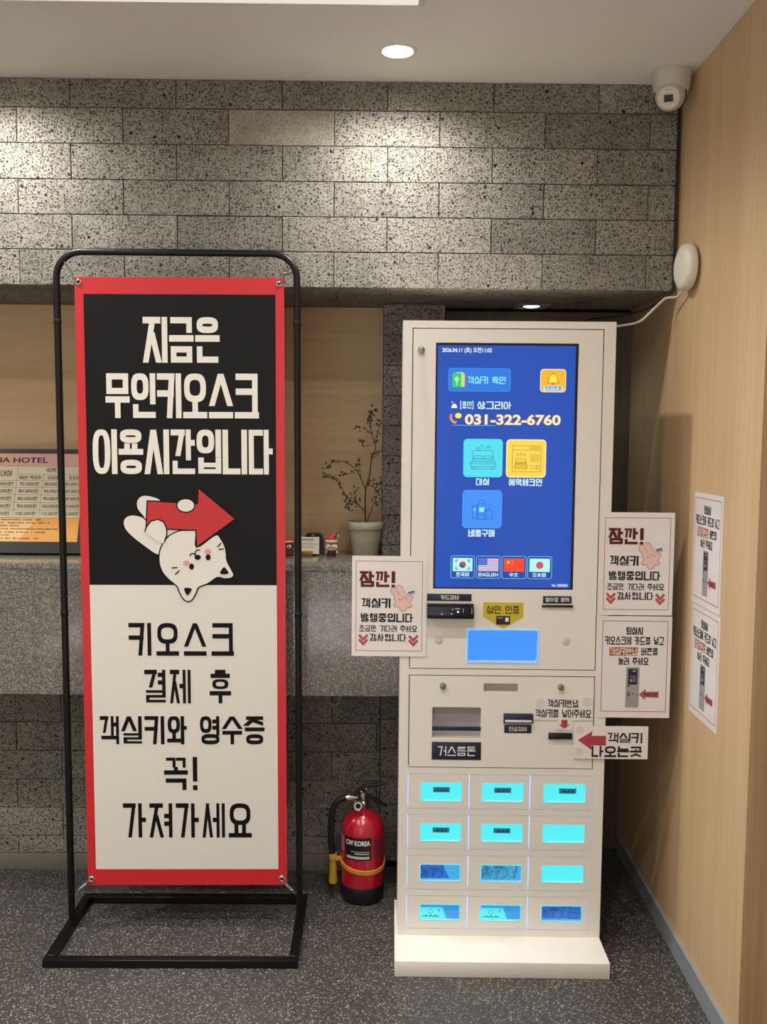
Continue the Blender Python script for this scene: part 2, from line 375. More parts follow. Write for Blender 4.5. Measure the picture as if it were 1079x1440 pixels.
def syllable(bm, ch, X, Z, W, H, th, tv, y):
    code = ord(ch)-0xAC00; c, v, t = CHO[code//588], JUNG[(code % 588)//28], JONG[code % 28]
    x_a, x_b, z_a, z_b = X+tv/2, X+W-tv/2, Z+th/2, Z+H-th/2
    def place(j, fx0, fx1, fz0, fz1, vert=False, k=1.0):
        if j in 'ㄲㄸㅃㅆㅉ':
            s = dict(zip('ㄲㄸㅃㅆㅉ', 'ㄱㄷㅂㅅㅈ'))[j]; md = (fx0+fx1)/2
            place(s, fx0, md-.09, fz0, fz1, vert, .75); place(s, md+.09, fx1, fz0, fz1, vert, .75); return
        a0, a1 = x_a+(x_b-x_a)*fx0, x_a+(x_b-x_a)*fx1; b0, b1 = z_a+(z_b-z_a)*fz0, z_a+(z_b-z_a)*fz1
        for s in jamo(j, vert):
            if s == 'O': ring_bm(bm, a0, a1, b0, b1, th, tv, y)
            elif s == 'o': ring_bm(bm, a0+(a1-a0)*.1, a1-(a1-a0)*.1, b0, b0+(b1-b0)*.46, th*(.62 if b1-b0 < H*.62 else .9), tv*.95, y)
            else: seg_bm(bm, (a0+(a1-a0)*s[0][0], b0+(b1-b0)*s[0][1]), (a0+(a1-a0)*s[1][0], b0+(b1-b0)*s[1][1]), th*k*(1 if b1-b0 > H*.36 else {'ㄹ': .62, 'ㅂ': .78, 'ㅌ': .7, 'ㅋ': .8, 'ㅎ': .7}.get(j, .95)), tv*k, y)
    def S_(p, q): seg_bm(bm, (x_a+(x_b-x_a)*p[0], z_a+(z_b-z_a)*p[1]), (x_a+(x_b-x_a)*q[0], z_a+(z_b-z_a)*q[1]), th, tv, y)
    F_ = t != ' '
    if v in 'ㅐㅔㅖ': tv *= .78
    elif v in 'ㅏㅑㅓㅕ': tv *= .9
    if v in 'ㅏㅐㅑㅓㅔㅕㅖㅣ':
        lo = (.54 if t in 'ㄹㅂㅎ' else .47) if F_ else 0; vb = (.44 if t in 'ㄹㅂㅎ' else .36) if F_ else 0
        xi = {'ㅣ': .64, 'ㅏ': .48, 'ㅑ': .48, 'ㅓ': .52, 'ㅕ': .52, 'ㅐ': .36, 'ㅔ': .36, 'ㅖ': .36}[v]
        if c in 'ㅁㅂㅇㄷㄴㅎ' and not F_: lo = .0
        place(c, 0, xi, lo, 1, True)
        m = (lo+1)/2 if F_ else .52
        if v == 'ㅣ': S_((1, 1), (1, vb))
        if v in 'ㅏㅑ':
            S_((.79, 1), (.79, vb))
            for q in ([m] if v == 'ㅏ' else [m-.12, m+.12]): S_((.79, q), (1, q))
        if v in 'ㅓㅕ':
            S_((1, 1), (1, vb))
            for q in ([m] if v == 'ㅓ' else [m-.13, m+.13]): S_((.76, q), (1, q))
        if v == 'ㅐ': S_((.68, 1), (.68, vb)); S_((1, 1), (1, vb)); S_((.68, m), (1, m))
        if v in 'ㅔㅖ':
            S_((.72, 1), (.72, vb)); S_((1, 1), (1, vb))
            for q in ([m] if v == 'ㅔ' else [m-.13, m+.13]): S_((.53, q), (.72, q))
        if F_: place(t, .08, 1, 0, {'ㄴ': .2, 'ㄱ': .2, 'ㄹ': .33, 'ㅂ': .3, 'ㅎ': .34}.get(t, .27), k=1)
    elif v in 'ㅗㅛㅜㅠㅡ':
        if F_:
            place(c, .08, .92, .8 if v == 'ㅛ' else .76, 1)
            S_((0, .5), (1, .5)) if v == 'ㅛ' else S_((0, .54), (1, .54)) if v in 'ㅗㅛㅡ' else S_((0, .56), (1, .56))
            if v == 'ㅗ': S_((.5, .66), (.5, .54))
            if v == 'ㅛ':
                for q in (.3, .7): S_((q, .64), (q, .5))
            if v == 'ㅜ': S_((.5, .54), (.5, .4))
            place(t, .08, .92, 0, .3 if t in 'ㄹㅂ' else (.22 if v == 'ㅛ' else .26))
        else:
            lo = {'ㅗ': .42, 'ㅛ': .42, 'ㅜ': .62, 'ㅠ': .62, 'ㅡ': .3}[v]
            if c in 'ㅅㅈㅊ' and v != 'ㅜ': lo = .32 if v == 'ㅡ' else .44
            if c == 'ㅎ' and v == 'ㅜ': lo = .46
            if c in 'ㅋㄱ' and v == 'ㅡ': lo = .12
            if c in 'ㄷㅂ' and v == 'ㅡ': lo = .36
            place(c, .06, .94, lo, 1)
            by = 0 if v in 'ㅗㅛㅡ' else (.27 if c == 'ㅎ' else .4)
            S_((0, by), (1, by))
            for q in {'ㅗ': [.5], 'ㅛ': [.3, .7], 'ㅜ': [.5], 'ㅠ': [.3, .7], 'ㅡ': []}[v]:
                S_((q, .3), (q, 0)) if by == 0 else S_((q, by), (q, 0))
    else:
        lo = (.62 if c == 'ㅎ' else .68) if F_ else .46; by = .45 if F_ else .08; vb = .38 if F_ else 0
        place(c, .04, .58, lo, 1)
        S_((0, by), (.64, by)); S_((.32, lo-.08), (.32, by))
        xv = 1 if v in 'ㅚㅟㅢㅝ' else .84
        S_((xv, 1), (xv, vb))
        if v == 'ㅘ': S_((xv, .6), (1, .6))
        if F_: place(t, .08, 1, 0, .2)
BOLD = 1.14
def hangul(name, text, x0, z0, x1, z1, m, parent, y=0.0, th=.135, tv=.19, gap=.1, space=.45, slant=0.0):
    """bold block Hangul filling the given box; th, tv are stroke sizes per letter height / width"""
    bm = bmesh.new(); units = sum({' ': space, '!': .4}.get(c, 1.0) for c in text)+gap*(len(text)-1)
    W = (x1-x0)/units; H = z1-z0; x = x0; th *= BOLD; tv *= BOLD
    for c in text:
        k = {' ': space, '!': .4}.get(c, 1.0)
        if c == '!':
            xc = x+W*k/2; tw = W*tv*1.1
            poly_bm(bm, [(xc-tw/2, z0+H*.26), (xc+tw/2, z0+H*.26), (xc+tw/2, z1), (xc-tw/2, z1)], y)
            poly_bm(bm, [(xc-tw/2, z0), (xc+tw/2, z0), (xc+tw/2, z0+H*.15), (xc-tw/2, z0+H*.15)], y)
        elif c != ' ': syllable(bm, c, x, z0, W, H, H*th, W*tv, y)
        x += W*(k+gap)
    if slant:
        for v_ in bm.verts: v_.co.x += (v_.co.z-z0)*slant
    return link(name, bm, m, parent)
def font_text(name, text, x0, z0, x1, z1, m, parent, y=0.0, bold=.02):
    c = bpy.data.curves.new('t', 'FONT'); c.body = text; c.size = 1; c.offset = bold; c.resolution_u = 3; c.fill_mode = 'BOTH'
    o = bpy.data.objects.new('t', c); COL.objects.link(o); bpy.context.view_layer.update()
    me = bpy.data.meshes.new_from_object(o.evaluated_get(bpy.context.evaluated_depsgraph_get()))
    bpy.data.objects.remove(o)
    xs = [v.co.x for v in me.vertices]; ys = [v.co.y for v in me.vertices]
    a, b, c0, d = min(xs), max(xs), min(ys), max(ys)
    for v in me.vertices:
        v.co = Vector((x0+(v.co.x-a)/(b-a)*(x1-x0), y, z0+(v.co.y-c0)/(d-c0)*(z1-z0)))
    me.name = name; me.materials.clear(); me.materials.append(m)
    o = bpy.data.objects.new(name, me); COL.objects.link(o); o.parent = parent
    return o
INK = mat('black_print', '15151a', .5); INK_W = mat('white_print', 'ece9df', .5); INK_RED = mat('red_print', 'b0373c', .5)
INK_MAROON = mat('maroon_print', '3c1218', .5); PAPER = mat('laminated_paper', 'e6e2e0', .3, var=.01, vscale=8)
PINKLINE = mat('rose_print', 'b8575f', .5)

# ================================================================== THE SETTING
ZC, ZS = 2.366, 1.812          # ceiling, soffit
YO = 2.68                      # front of the stone bulkhead
def wallx(y): return .8275+.0117*(y-2.18)
def struct(name, c, m, bev=0): return tag(box(name, c, m, bev=bev), kind='structure')
floor = struct('floor', (-3.2, 1.6, -3.2, 3.6, -.05, 0), FLOOR)
ceiling = struct('ceiling', (-3.2, 1.6, -3.2, 3.6, ZC, ZC+.06), CEIL)
# right wall : a long panelled wall, very slightly skewed
WR = rad(-.67)
def right_panel(name, y0, y1, proud, m, z0=0.0, z1=ZC, th=.03):
    o = box(name, (0, th, 0, y1-y0, z0, z1), m); 
    me = o.data
    for v in me.vertices: v.co += Vector((o.location.x, o.location.y, 0))
    o.location = (wallx(y0)-proud, y0, z0); o.rotation_euler = (0, 0, WR)
    return o
wall_right = tag(right_panel('wall_right', -3.2, 3.2, -.012, PAINT, th=.1), kind='structure')
def wp(y0, y1, m):
    o = right_panel('wood_panel', y0, y1, 0, m, .0, ZC-.001, .0115); o.parent = wall_right
    o.matrix_parent_inverse = Matrix.LocRotScale(wall_right.location, wall_right.rotation_euler, None).inverted()
    return o
wp(2.035, 3.185, WOOD_V)
e = -3.19
for y0 in (-3.19, -1.9, -.6, .72): wp(y0, y0+1.305 if y0 < .7 else 2.031, WOOD_D if y0 > .7 else WOOD_V)
bb = right_panel('baseboard_right', -3.19, 3.14, .009, BASEB, 0, .056, .009); tag(bb, kind='structure')
# back walls
wall_back = struct('wall_back', (-3.2, .95, 3.2, 3.3, 0, ZC), PAINT)
wall_recess = struct('wall_recess', (-3.2, .03, 3.09, 3.11, .95, ZS), WOOD_H)
wall_nook = struct('wall_nook', (.2, .86, 3.155, 3.175, 0, ZS), GREYWALL)
wall_left = struct('wall_left', (-3.25, -3.15, -3.2, 3.3, 0, ZC), mat('cream_wall_paint', 'dcd6ca', .8))
wall_front = struct('wall_front', (-3.2, .85, -3.3, -3.2, 0, ZC), mat('cream_wall_paint', 'dcd6ca', .8))
core = struct('wall_bulkhead', (-3.1, wallx(YO)-.02, YO+.0205, 3.17, ZS+.0205, ZC), PAINT)
core_low = struct('wall_lower', (-3.1, .02, 3.012, 3.08, 0, .95), PAINT)
pillar = struct('wall_pillar', (.022, .215, 3.012, 3.15, 0, ZS-.0005), PAINT)
# stone tiles
TL, TH, TT = .2885, .0938, .018
tile_meshes = {}
def tile_mesh(lx, lz, var):
    key = (round(lx, 4), round(lz, 4), var)
    if key in tile_meshes: return tile_meshes[key]
    rnd = random.Random(int(lx*1e4)+int(lz*1e5)+var*77)
    bm = bmesh.new(); vs = bx(bm, 0, lx, 0, TT, 0, lz)
    for v in vs:
        v.co.x += rnd.uniform(-.0003, .0006)*(1 if v.co.x < lx/2 else -1); v.co.z += rnd.uniform(-.0002, .0006)*(1 if v.co.z < lz/2 else -1)
    es = [e_ for e_ in bm.edges if all(abs(v.co.y) < 1e-6 for v in e_.verts)]
    bmesh.ops.bevel(bm, geom=es, offset=.0011, segments=1, affect='EDGES')
    me = bpy.data.meshes.new('stone_tile'); bm.normal_update(); bm.to_mesh(me); bm.free(); me.materials.append(STONE)
    tile_meshes[key] = me; return me
tile_n = 0
def tile(parent, x, y, z, lx, lz, under=False, m=None):
    global tile_n; tile_n += 1
    g = .0016
    me = tile_mesh(lx-g, lz-g, tile_n % 4)
    if m: me = me.copy(); me.materials[0] = m
    o = bpy.data.objects.new('stone_tile', me); COL.objects.link(o); o.parent = parent
    o.matrix_parent_inverse = Matrix.Translation(parent.location).inverted()
    if under: o.location = (x+g/2, y+random.uniform(0, .0008), z); o.rotation_euler = (-PI/2, 0, 0)
    else: o.location = (x+g/2, y+random.uniform(-.0012, .0008), z+g/2)
    return o
XR = wallx(YO)-.012
rows = [2.2885, 2.1935, 2.098, 2.0035, 1.909, 1.812]
top = ZC
for r, z in enumerate(rows):
    off = -.8386 if r % 2 == 0 else -.6961
    x = off-TL*5
    while x < XR:
        a, b = max(x, -2.6), min(x+TL, XR)
        if b-a > .01:
            tile(core, a, YO, z, b-a, top-z, m=STONE_PALE if (r == 1 and abs(a-(-.6961+TL)) < .01) else None)
        x += TL
    top = z
for r in range(4):
    y0 = YO+.022+r*.097; d = .0955 if r < 3 else .09
    x = -.8386-TL*5-(TL/2 if r % 2 else 0)
    while x < XR:
        a, b = max(x, -2.6), min(x+TL, XR)
        # the opening of the soffit lamp
        if b-a > .01 and not (r == 2 and False):
            o = tile(core, a, y0+d, ZS, b-a, d); o.rotation_euler = (PI/2, 0, 0); o.location = (a, y0, ZS+.019); 
            o.rotation_euler = (-PI/2, 0, 0); o.location = (a, y0, ZS+TT+.001)
            # local +z -> world +y, local y (depth) -> world -z : flip so the chamfered face looks down
            o.rotation_euler = (PI/2, 0, 0); o.location = (a, y0+d, ZS+.0005)
            o.scale = (1, 1, 1)
        x += TL
for r in range(11):
    z1 = .95-(r)*TH+.003; z0 = z1-TH
    if z1 < .06: break
    z0 = max(z0, .052)
    x = -.9985-TL*6 if r % 2 == 0 else -1.1428-TL*6
    while x < .02:
        a, b = max(x, -2.6), min(x+TL, .0215)
        if b-a > .01: tile(core_low, a, 2.99, z0, b-a, z1-z0)
        x += TL
z1 = ZS-.001; r = 0
while z1 > .06:
    z0 = max(z1-TH, .0)
    cut = .022+.19*(.5 if r % 2 else 1)
    for a, b in (((.022, .213),) if r % 2 == 0 else ((.022, .118), (.118, .213))): tile(pillar, a, 2.99, z0, b-a, z1-z0)
    z1 = z0; r += 1
tag(box('baseboard_back', (-3.1, .02, 2.979, 2.99, 0, .053), BASEB2, bev=.001), kind='structure')

# ================================================================== COUNTER
counter = empty('reception_counter', (-1.2, 2.9, 0), 'grey speckled granite reception counter running behind the banner', 'counter')
cx0, cx1 = -2.6-counter.location.x, .33-counter.location.x
box('countertop', (cx0, cx1, -.157, .186, 1.008, 1.03), GRANITE, counter, bev=.0008)
box('front_panel', (cx0, cx1, -.1568, -.125, .643, 1.0082), GRANITE, counter)
box('underside_panel', (cx0, cx1, -.124, .085, .66, .68), PAINT, counter)
o = tube('hanging_strap', [(-.15, 2.8, .66), (-.148, 2.8, .635), (-.135, 2.8, .607), (-.118, 2.8, .598), (-.104, 2.8, .606), (-.1, 2.8, .625), (-.1, 2.8, .66)], .006, mat('grey_strap', '6c6f72', .6), n=8)
tag(o, 'grey looped strap hanging from the underside of the counter', 'strap')

# ================================================================== CEILING LIGHTS
def emis(name, color, s):
    return mat(name, color, emit=s)
lamp_white = emis('lamp_glow', 'fff6e0', 30)
trim_white = mat('lamp_trim_white', 'dcd8ce', .4)
def spot(loc, power, size, color, blend=1.0, radius=.03, parent=None):
    l = bpy.data.lights.new('lamp_light', 'SPOT'); l.energy = power; l.spot_size = rad(size); l.spot_blend = blend; l.color = color; l.shadow_soft_size = radius
    o = bpy.data.objects.new('lamp_light', l); COL.objects.link(o); o.location = loc
    if parent: o.parent = parent
    return o
for X in (-1.02, .048, -2.1):
    for Y, pw in SPOT_POWER.items():
        vis = (X > -2 and Y > 2.2)
        seen = 'round white recessed ceiling downlight, lit, in front of the stone bulkhead' if X == .048 and vis else 'round recessed ceiling downlight, '+{-1.02: 'row above the banner', .048: 'row above the kiosk', -2.1: 'far left row'}[X]+', '+{2.47: 'nearest the stone', 1.77: 'second from the stone', 1.07: 'third from the stone', .35: 'fourth from the stone', -.45: 'fifth from the stone'}[Y]
        t = empty('ceiling_downlight', (X, Y, ZC), seen, 'light', 'ceiling downlights')
        lathe('trim_ring', [(.036, -.0005), (.040, -.0035), (.047, -.003), (.050, 0), (.036, 0), (.036, -.0005)], trim_white, t, 40)
        lathe('lens', [(0, -.0022), (.030, -.0022), (.0355, -.0005), (.0355, 0)], lamp_white, t, 40)
        spot((0, 0, -.008), pw, SPOT_SIZE[Y], SPOT_COLOR, 1.0, .03, t)
# long white surface light at the picture's top edge
t = empty('linear_ceiling_light', (-.62, 2.0, ZC), 'long white surface-mounted ceiling light at the top edge of the photo', 'light')
box('housing', (-.9, .72, -.225, .155, -.028, 0), trim_white, t, bev=.002)
box('diffuser', (-.885, .705, -.21, .145, -.0305, -.0275), emis('panel_glow', 'fff4e6', .8), t)
# lamp in the soffit
t = empty('soffit_downlight', (.483, 3.01, ZS), 'small square recessed lamp in the stone soffit above the kiosk', 'light')
bm = bmesh.new(); bx(bm, -.049, .049, -.049, -.035, -.004, .0); bx(bm, -.049, .049, .035, .049, -.004, 0); bx(bm, -.049, -.035, -.035, .035, -.004, 0); bx(bm, .035, .049, -.035, .035, -.004, 0)
link('frame', bm, mat('lamp_frame_grey', '8d9090', .4, .3), t)
box('recess', (-.035, .035, -.035, .035, -.0018, -.0002), BLACK, t)
lathe('lens', [(0, -.005), (.018, -.0042), (.026, -.002)], emis('cool_lamp', 'dff2f0', 5), t, 28)
spot((0, 0, -.012), 1.6, 150, (.8, .95, 1), 1.0, .02, t)

# ================================================================== CCTV, ACCESS POINT, CABLES
cc = empty('security_camera', (.772, 2.585, ZC), 'white dome security camera on the ceiling beside the wood wall', 'camera')
CW = mat('camera_white', 'c9c3b5', .4)
lathe('base', [(0, 0), (.050, 0), (.0515, -.004), (.051, -.012), (.0495, -.02), (.047, -.045), (.043, -.055), (.036, -.058), (0, -.058)], CW, cc, 40)
bm = bmesh.new(); bmesh.ops.create_uvsphere(bm, u_segments=32, v_segments=20, radius=.039)
ey = link('ball', bm, CW, cc, True, (-.006, -.012, -.066))
face = empty('x', (0, 0, 0), None, None); bpy.data.objects.remove(face)
bm = bmesh.new(); lathe_bm(bm, [(0, .0392), (.018, .038), (.0275, .034), (.030, .029), (.0285, .027)], 36)
fo = link('lens_plate', bm, mat('camera_face', 'd6d1c4', .3), cc, True, (-.006, -.012, -.066)); fo.rotation_euler = V(-.34, -.8, -.42).to_track_quat('Z', 'Y').to_euler()
ring = lathe('socket_gap', [(.0385, 0), (.0415, .001), (.0415, -.002), (.0385, -.001)], PAINT, cc, 36, (-.006, -.012, -.066)); ring.rotation_euler = fo.rotation_euler; ring.scale = (1, 1, 1)
b2 = bmesh.new(); bx(b2, -.0115, .0115, -.009, .009, .0, .0006); bevel(b2, .0002, 1)
gl = link('lens', b2, mat('lens_glass', '11161b', .08), fo, False, (0, .0, .0393))
b2 = bmesh.new(); bx(b2, -.008, .008, -.003, .003, 0, .0005); link('emblem', b2, mat('emblem_grey', 'a9a498', .5), fo, False, (0, .019, .0365))
b2 = bmesh.new(); bx(b2, -.012, .012, -.003, .003, 0, .0005); link('light_window', b2, mat('pale_lens', 'f4f1e2', .15), fo, False, (.001, -.0175, .037))
ap = empty('wireless_access_point', (wallx(2.535)-.001, 2.535, 1.852), 'round white disc device on the wood wall near the stone corner', 'device')
APW = mat('device_white', 'ded9cd', .35)
d = lathe('shell', [(0, .034), (.030, .0335), (.052, .031), (.061, .026), (.0645, .018), (.0645, .006), (.062, .001), (.05, 0), (0, 0)], APW, ap, 48)
d.rotation_euler = V(-1, -.03, .0).to_track_quat('Z', 'Y').to_euler()
d.scale = (.93, .93, .93); d2 = lathe('bracket', [(0, 0), (.03, 0), (.03, .012), (0, .012)], APW, ap, 24, (0, 0, 0)); d2.rotation_euler = V(-1, 0, 0).to_track_quat('Z', 'Y').to_euler(); d.location = (-.008, 0, 0)
def wob(P, k=4):
    out = []; P = [Vector(p) for p in P]
    for i in range(len(P)-1):
        p0 = P[max(i-1, 0)]; p1 = P[i]; p2 = P[i+1]; p3 = P[min(i+2, len(P)-1)]
        for s in range(k):
            t = s/k; out.append(.5*((2*p1)+(-p0+p2)*t+(2*p0-5*p1+4*p2-p3)*t*t+(-p0+3*p1-3*p2+p3)*t*t*t))
    out.append(P[-1]); return out
tag(tube('white_cable', wob([(.812, 2.565, 1.80), (.811, 2.6, 1.786), (.80, 2.63, 1.787), (.79, 2.655, 1.785), (.765, 2.69, 1.755), (.74, 2.715, 1.731), (.69, 2.74, 1.722), (.64, 2.745, 1.716), (.60, 2.76, 1.66)]), .0034, mat('cable_white', 'd2ccc0', .5), n=8), 'white cable from the round wall device down behind the kiosk', 'cable')
tag(tube('black_cable', wob([(.822, 2.672, 2.30), (.822, 2.672, 1.95), (.82, 2.672, 1.82), (.80, 2.69, 1.793), (.76, 2.74, 1.768), (.70, 2.82, 1.758), (.62, 2.86, 1.750), (.56, 2.87, 1.71), (.54, 2.87, 1.64)]), .0032, mat('cable_black', '121214', .5), n=8), 'black cable down the stone corner and along the soffit', 'cable')

# ================================================================== KIOSK
kx, ky = .062, 2.506
kiosk = empty('check_in_kiosk', (kx, ky, 0), 'white self-service check-in kiosk with blue touch screen and twelve lockers', 'kiosk', rz=rad(-1.0))
U0_, U1_ = .0073, .5605; H_ = 1.7045; PZ = .043
bm = bmesh.new(); bx(bm, 0, .5605, -.13, .20, 0, PZ); bevel(bm, .002, 2); link('plinth', bm, WHITE, kiosk, True)
D_ = .012
bm = bmesh.new()
bx(bm, U0_, U1_, .03, .222, PZ, H_)                                   # carcass
bx(bm, U0_, .032, 0, .03, PZ, H_); bx(bm, .530, U1_, 0, .03, PZ, H_)    # stiles
zs_open = [(.785, 1.686), (.5145, .7690), (.4005, .4965), (.2875, .3835), (.1735, .2695), (.062, .156)]
z = H_
for a, b in zs_open:
    bx(bm, .032, .530, 0, .03, b, z); z = a
bx(bm, .032, .530, 0, .03, PZ, z)
bmesh.ops.remove_doubles(bm, verts=bm.verts[:], dist=1e-5)
link('cabinet', bm, WHITE, kiosk)
bm = bmesh.new(); bx(bm, .0322, .5298, .026, .0296, .77, 1.687); bx(bm, .0322, .5298, .026, .0296, .5, .77); link('door_seal', bm, GROOVE, kiosk)
# upper door
SX0, SX1, SZ0, SZ1 = .0963, .4622, 1.004, 1.6452
bm = bmesh.new(); ring_plate_bm(bm, (.0345, .5272, .95, 1.6835), (SX0-.003, SX1+.003, SZ0-.003, SZ1+.003), .0005, -.001, .02)
ring_plate_bm(bm, (.0345, .5272, .7875, .95), (.1875, .3745, .8055, .8925), .006, -.001, .02)
bmesh.ops.remove_doubles(bm, verts=bm.verts[:], dist=1e-6)
udoor = link('upper_door', bm, WHITE, kiosk)
lk = lathe('lock', [(0, .0125), (.004, .0125), (.0045, .011), (.0085, .010), (.0095, 0)], METAL, udoor, 24, (.0552, -.001, 1.629), (PI/2, 0, 0))
# lit scanner recess
SCN = emis('scanner_blue_light', '3f93ff', 1.0)
bm = bmesh.new(); bx(bm, .187, .375, .021, .0235, .805, .893); link('scanner_light', bm, SCN, udoor)
bm = bmesh.new(); ring_plate_bm(bm, (.1858, .3762, .8038, .8942), (.1885, .3735, .8065, .8915), .006, -.0035, -.0008); link('scanner_bezel', bm, emis('scanner_rim_glow', '7fc8ff', .9), udoor)
# screen
def screen_mat():
    m = bpy.data.materials.new('screen_blue'); m.use_nodes = True; nt = m.node_tree; b = nt.nodes['Principled BSDF']
    b.inputs['Base Color'].default_value = (.01, .01, .012, 1); b.inputs['Roughness'].default_value = .12
    b.inputs['Emission Strength'].default_value = .78; b.inputs['Emission Color'].default_value = lin('1450b8')
    return m
SCR_M = screen_mat()
screen = box('screen', (SX0, SX1, .006, .0235, SZ0, SZ1), SCR_M, kiosk); sl = screen.location
bm = bmesh.new(); ring_plate_bm(bm, (SX0-.003, SX1+.003, SZ0-.003, SZ1+.003), (SX0+.0025, SX1-.004, SZ0+.0015, SZ1-.003), .0005, .0045, .006)
link('bezel', bm, BLACK, kiosk)
scr = bpy.data.objects.new('display', None)   # helper only for coordinates
bpy.data.objects.remove(scr)
def into_screen(o):
    o.matrix_parent_inverse = Matrix.Translation(sl).inverted(); return o
SY = .0056
def sE(n, c, s=1.0): return emis('screen_'+n, c, s)
def sflat(name, P, m, k=0): return into_screen(flat(name, P, m, screen, SY-.0003*k))
def shan(text, b, m, k=2, **kw): return into_screen(hangul('lettering', text, b[0], b[1], b[2], b[3], m, screen, SY-.0003*k, **kw))
def sfont(text, b, m, k=2, **kw): return into_screen(font_text('lettering', text, b[0], b[1], b[2], b[3], m, screen, SY-.0003*k, **kw))
def srib(name, lines, wd, m, k=2):
    bm = bmesh.new()
    for P, cl in lines: ribbon_bm(bm, P, wd, SY-.0003*k, cl)
    return into_screen(link(name, bm, m, screen))
sW = sE('white', 'cfeeff'); sW2 = sE('pure_white', 'f2faff'); sLine = sE('dark_line', '1f5a78', .8)
sfont('2026.04.11 (토) 오전11:02', (.1099, 1.6213, .2397, 1.6368), sW2, bold=.02)
sflat('key_button_rim', rrect(.1274, .2895, 1.5232, 1.5832, .008), sE('rim', '4aa3ff'), 0)
sflat('key_button', rrect(.1284, .2885, 1.5242, 1.5822, .0075), sE('button_blue', '2279e0'), 1)
sflat('key_icon', rrect(.154, .1705, 1.5345, 1.569, .002), sE('orange', 'ffb347'), 2)
sflat('key_icon', rrect(.146, .166, 1.5345, 1.5725, .002), sE('lime', 'b6f07a'), 3)
sflat('key_icon', rrect(.1373, .161, 1.5333, 1.5705, .004), sE('green', '35c66a'), 4)
sflat('key_icon', ell(.149, 1.5545, .005, .006), sE('mint', 'bdf7e0'), 5); sflat('key_icon', rrect(.1477, .1503, 1.539, 1.552, .0005), sE('mint', 'bdf7e0'), 5)
shan('객실키 확인', (.1775, 1.5425, .2760, 1.5618), sE('text_cyan', '8fe6ff'), th=.12, tv=.15)
sflat('bell_button_rim', rrect(.3668, .4343, 1.5223, 1.5827, .009), sE('cream', 'f3e8c8'), 0)
sflat('bell_button', rrect(.3688, .4323, 1.5243, 1.5807, .008), sE('amber', 'f9b52c'), 1)
bell = [(.385, 1.5465), (.389, 1.551), (.3905, 1.562), (.395, 1.569), (.4005, 1.5715), (.406, 1.569), (.4105, 1.562), (.412, 1.551), (.416, 1.5465)]
sflat('bell_icon', bell, sE('bell_yellow', 'ffe24a'), 2); srib('bell_icon', [(bell, True), ([(.4005, 1.5715), (.4005, 1.575)], False), (ell(.4005, 1.5445, .003, .0025, 10), True)], .0012, sE('olive_line', '5a5a12', .8), 3)
sflat('bell_caption', rrect(.376, .426, 1.5265, 1.539, .002), sE('caption_pale', 'cfe6f5'), 3); shan('직원호출', (.379, 1.5275, .423, 1.538), sE('caption_blue', '2f7fd0'), 4, th=.12, tv=.14)
sflat('logo_icon', [(.135, 1.4795), (.152, 1.4795), (.148, 1.489), (.1425, 1.491), (.138, 1.487)], sW2, 2); sflat('logo_icon', ell(.1385, 1.4945, .003, .0028, 10), sE('pink', 'ff6fae'), 2)
sfont('[', (.1589, 1.4765, .1625, 1.498), sW, bold=.03); shan('용인', (.1642, 1.4785, .1885, 1.4965), sW, th=.12, tv=.15); sfont(']', (.190, 1.4765, .1936, 1.498), sW, bold=.03)
shan('샹그리아', (.2035, 1.4773, .2929, 1.4971), sW, th=.12, tv=.15)
sflat('phone_icon', ell(.1415, 1.4515, .0085, .0135, 20, .5), sE('coral', 'ff8a5c'), 2); sflat('phone_icon', ell(.1455, 1.4545, .0075, .0105, 20, .5), SCR_M, 3)
sflat('phone_icon', ell(.1545, 1.4595, .0085, .007), sE('lemon', 'fff04a'), 4)
sfont('031-322-6760', (.1715, 1.4356, .4228, 1.4643), sE('gold', 'f3b431'), 2, bold=.045)
sfont('031-322-6760', (.1722, 1.4365, .4221, 1.4636), sE('cream2', 'fff1cf'), 3, bold=.012)
srib('underline', [([(.1393, 1.4345), (.2502, 1.4345)], False)], .0014, sE('underline', '6cc0ff'))
sflat('room_button_rim', rrect(.169, .2728, 1.2985, 1.3995, .011), sE('teal_rim', '3fc8ea'), 0)
sflat('room_button', rrect(.1702, .2716, 1.2997, 1.3983, .010), sE('cyan', '55dcf0'), 1)
sflat('booking_button_rim', rrect(.2817, .3867, 1.2985, 1.3990, .011), sE('yellow_rim', 'f6eec0'), 0)
sflat('booking_button', rrect(.2842, .3842, 1.3010, 1.3965, .009), sE('yellow', 'fbd650'), 1)
sflat('goods_button_rim', rrect(.1685, .2733, 1.1638, 1.2648, .011), sE('mid_rim', '4f9cff'), 0)
sflat('goods_button', rrect(.1697, .2721, 1.1650, 1.2636, .010), sE('mid_blue', '3f8ff6'), 1)
def bedlines(cx, z, s):
    R = lambda a, b, c, d, r=.002: ([(cx+p[0]*s, z+p[1]*s) for p in rrect(a, b, c, d, r, 3)], True)
    Ln = lambda *P: ([(cx+a*s, z+b*s) for a, b in P], False)
    return [R(-.033, .033, .004, .017), Ln((-.033, .012), (.033, .012)), R(-.028, .028, .017, .026), R(-.024, -.003, .022, .033), R(.003, .024, .022, .033),
            Ln((-.027, .026), (-.027, .044), (-.024, .047), (.024, .047), (.027, .044), (.027, .026)), Ln((-.03, .004), (-.03, -.002), (-.024, -.002), (-.024, .004)), Ln((.03, .004), (.03, -.002), (.024, -.002), (.024, .004)), Ln((-.03, -.002), (.03, -.002))]
def diamond(cx, cz, r): return ([(cx-r, cz), (cx, cz+r), (cx+r, cz), (cx, cz-r)], True)
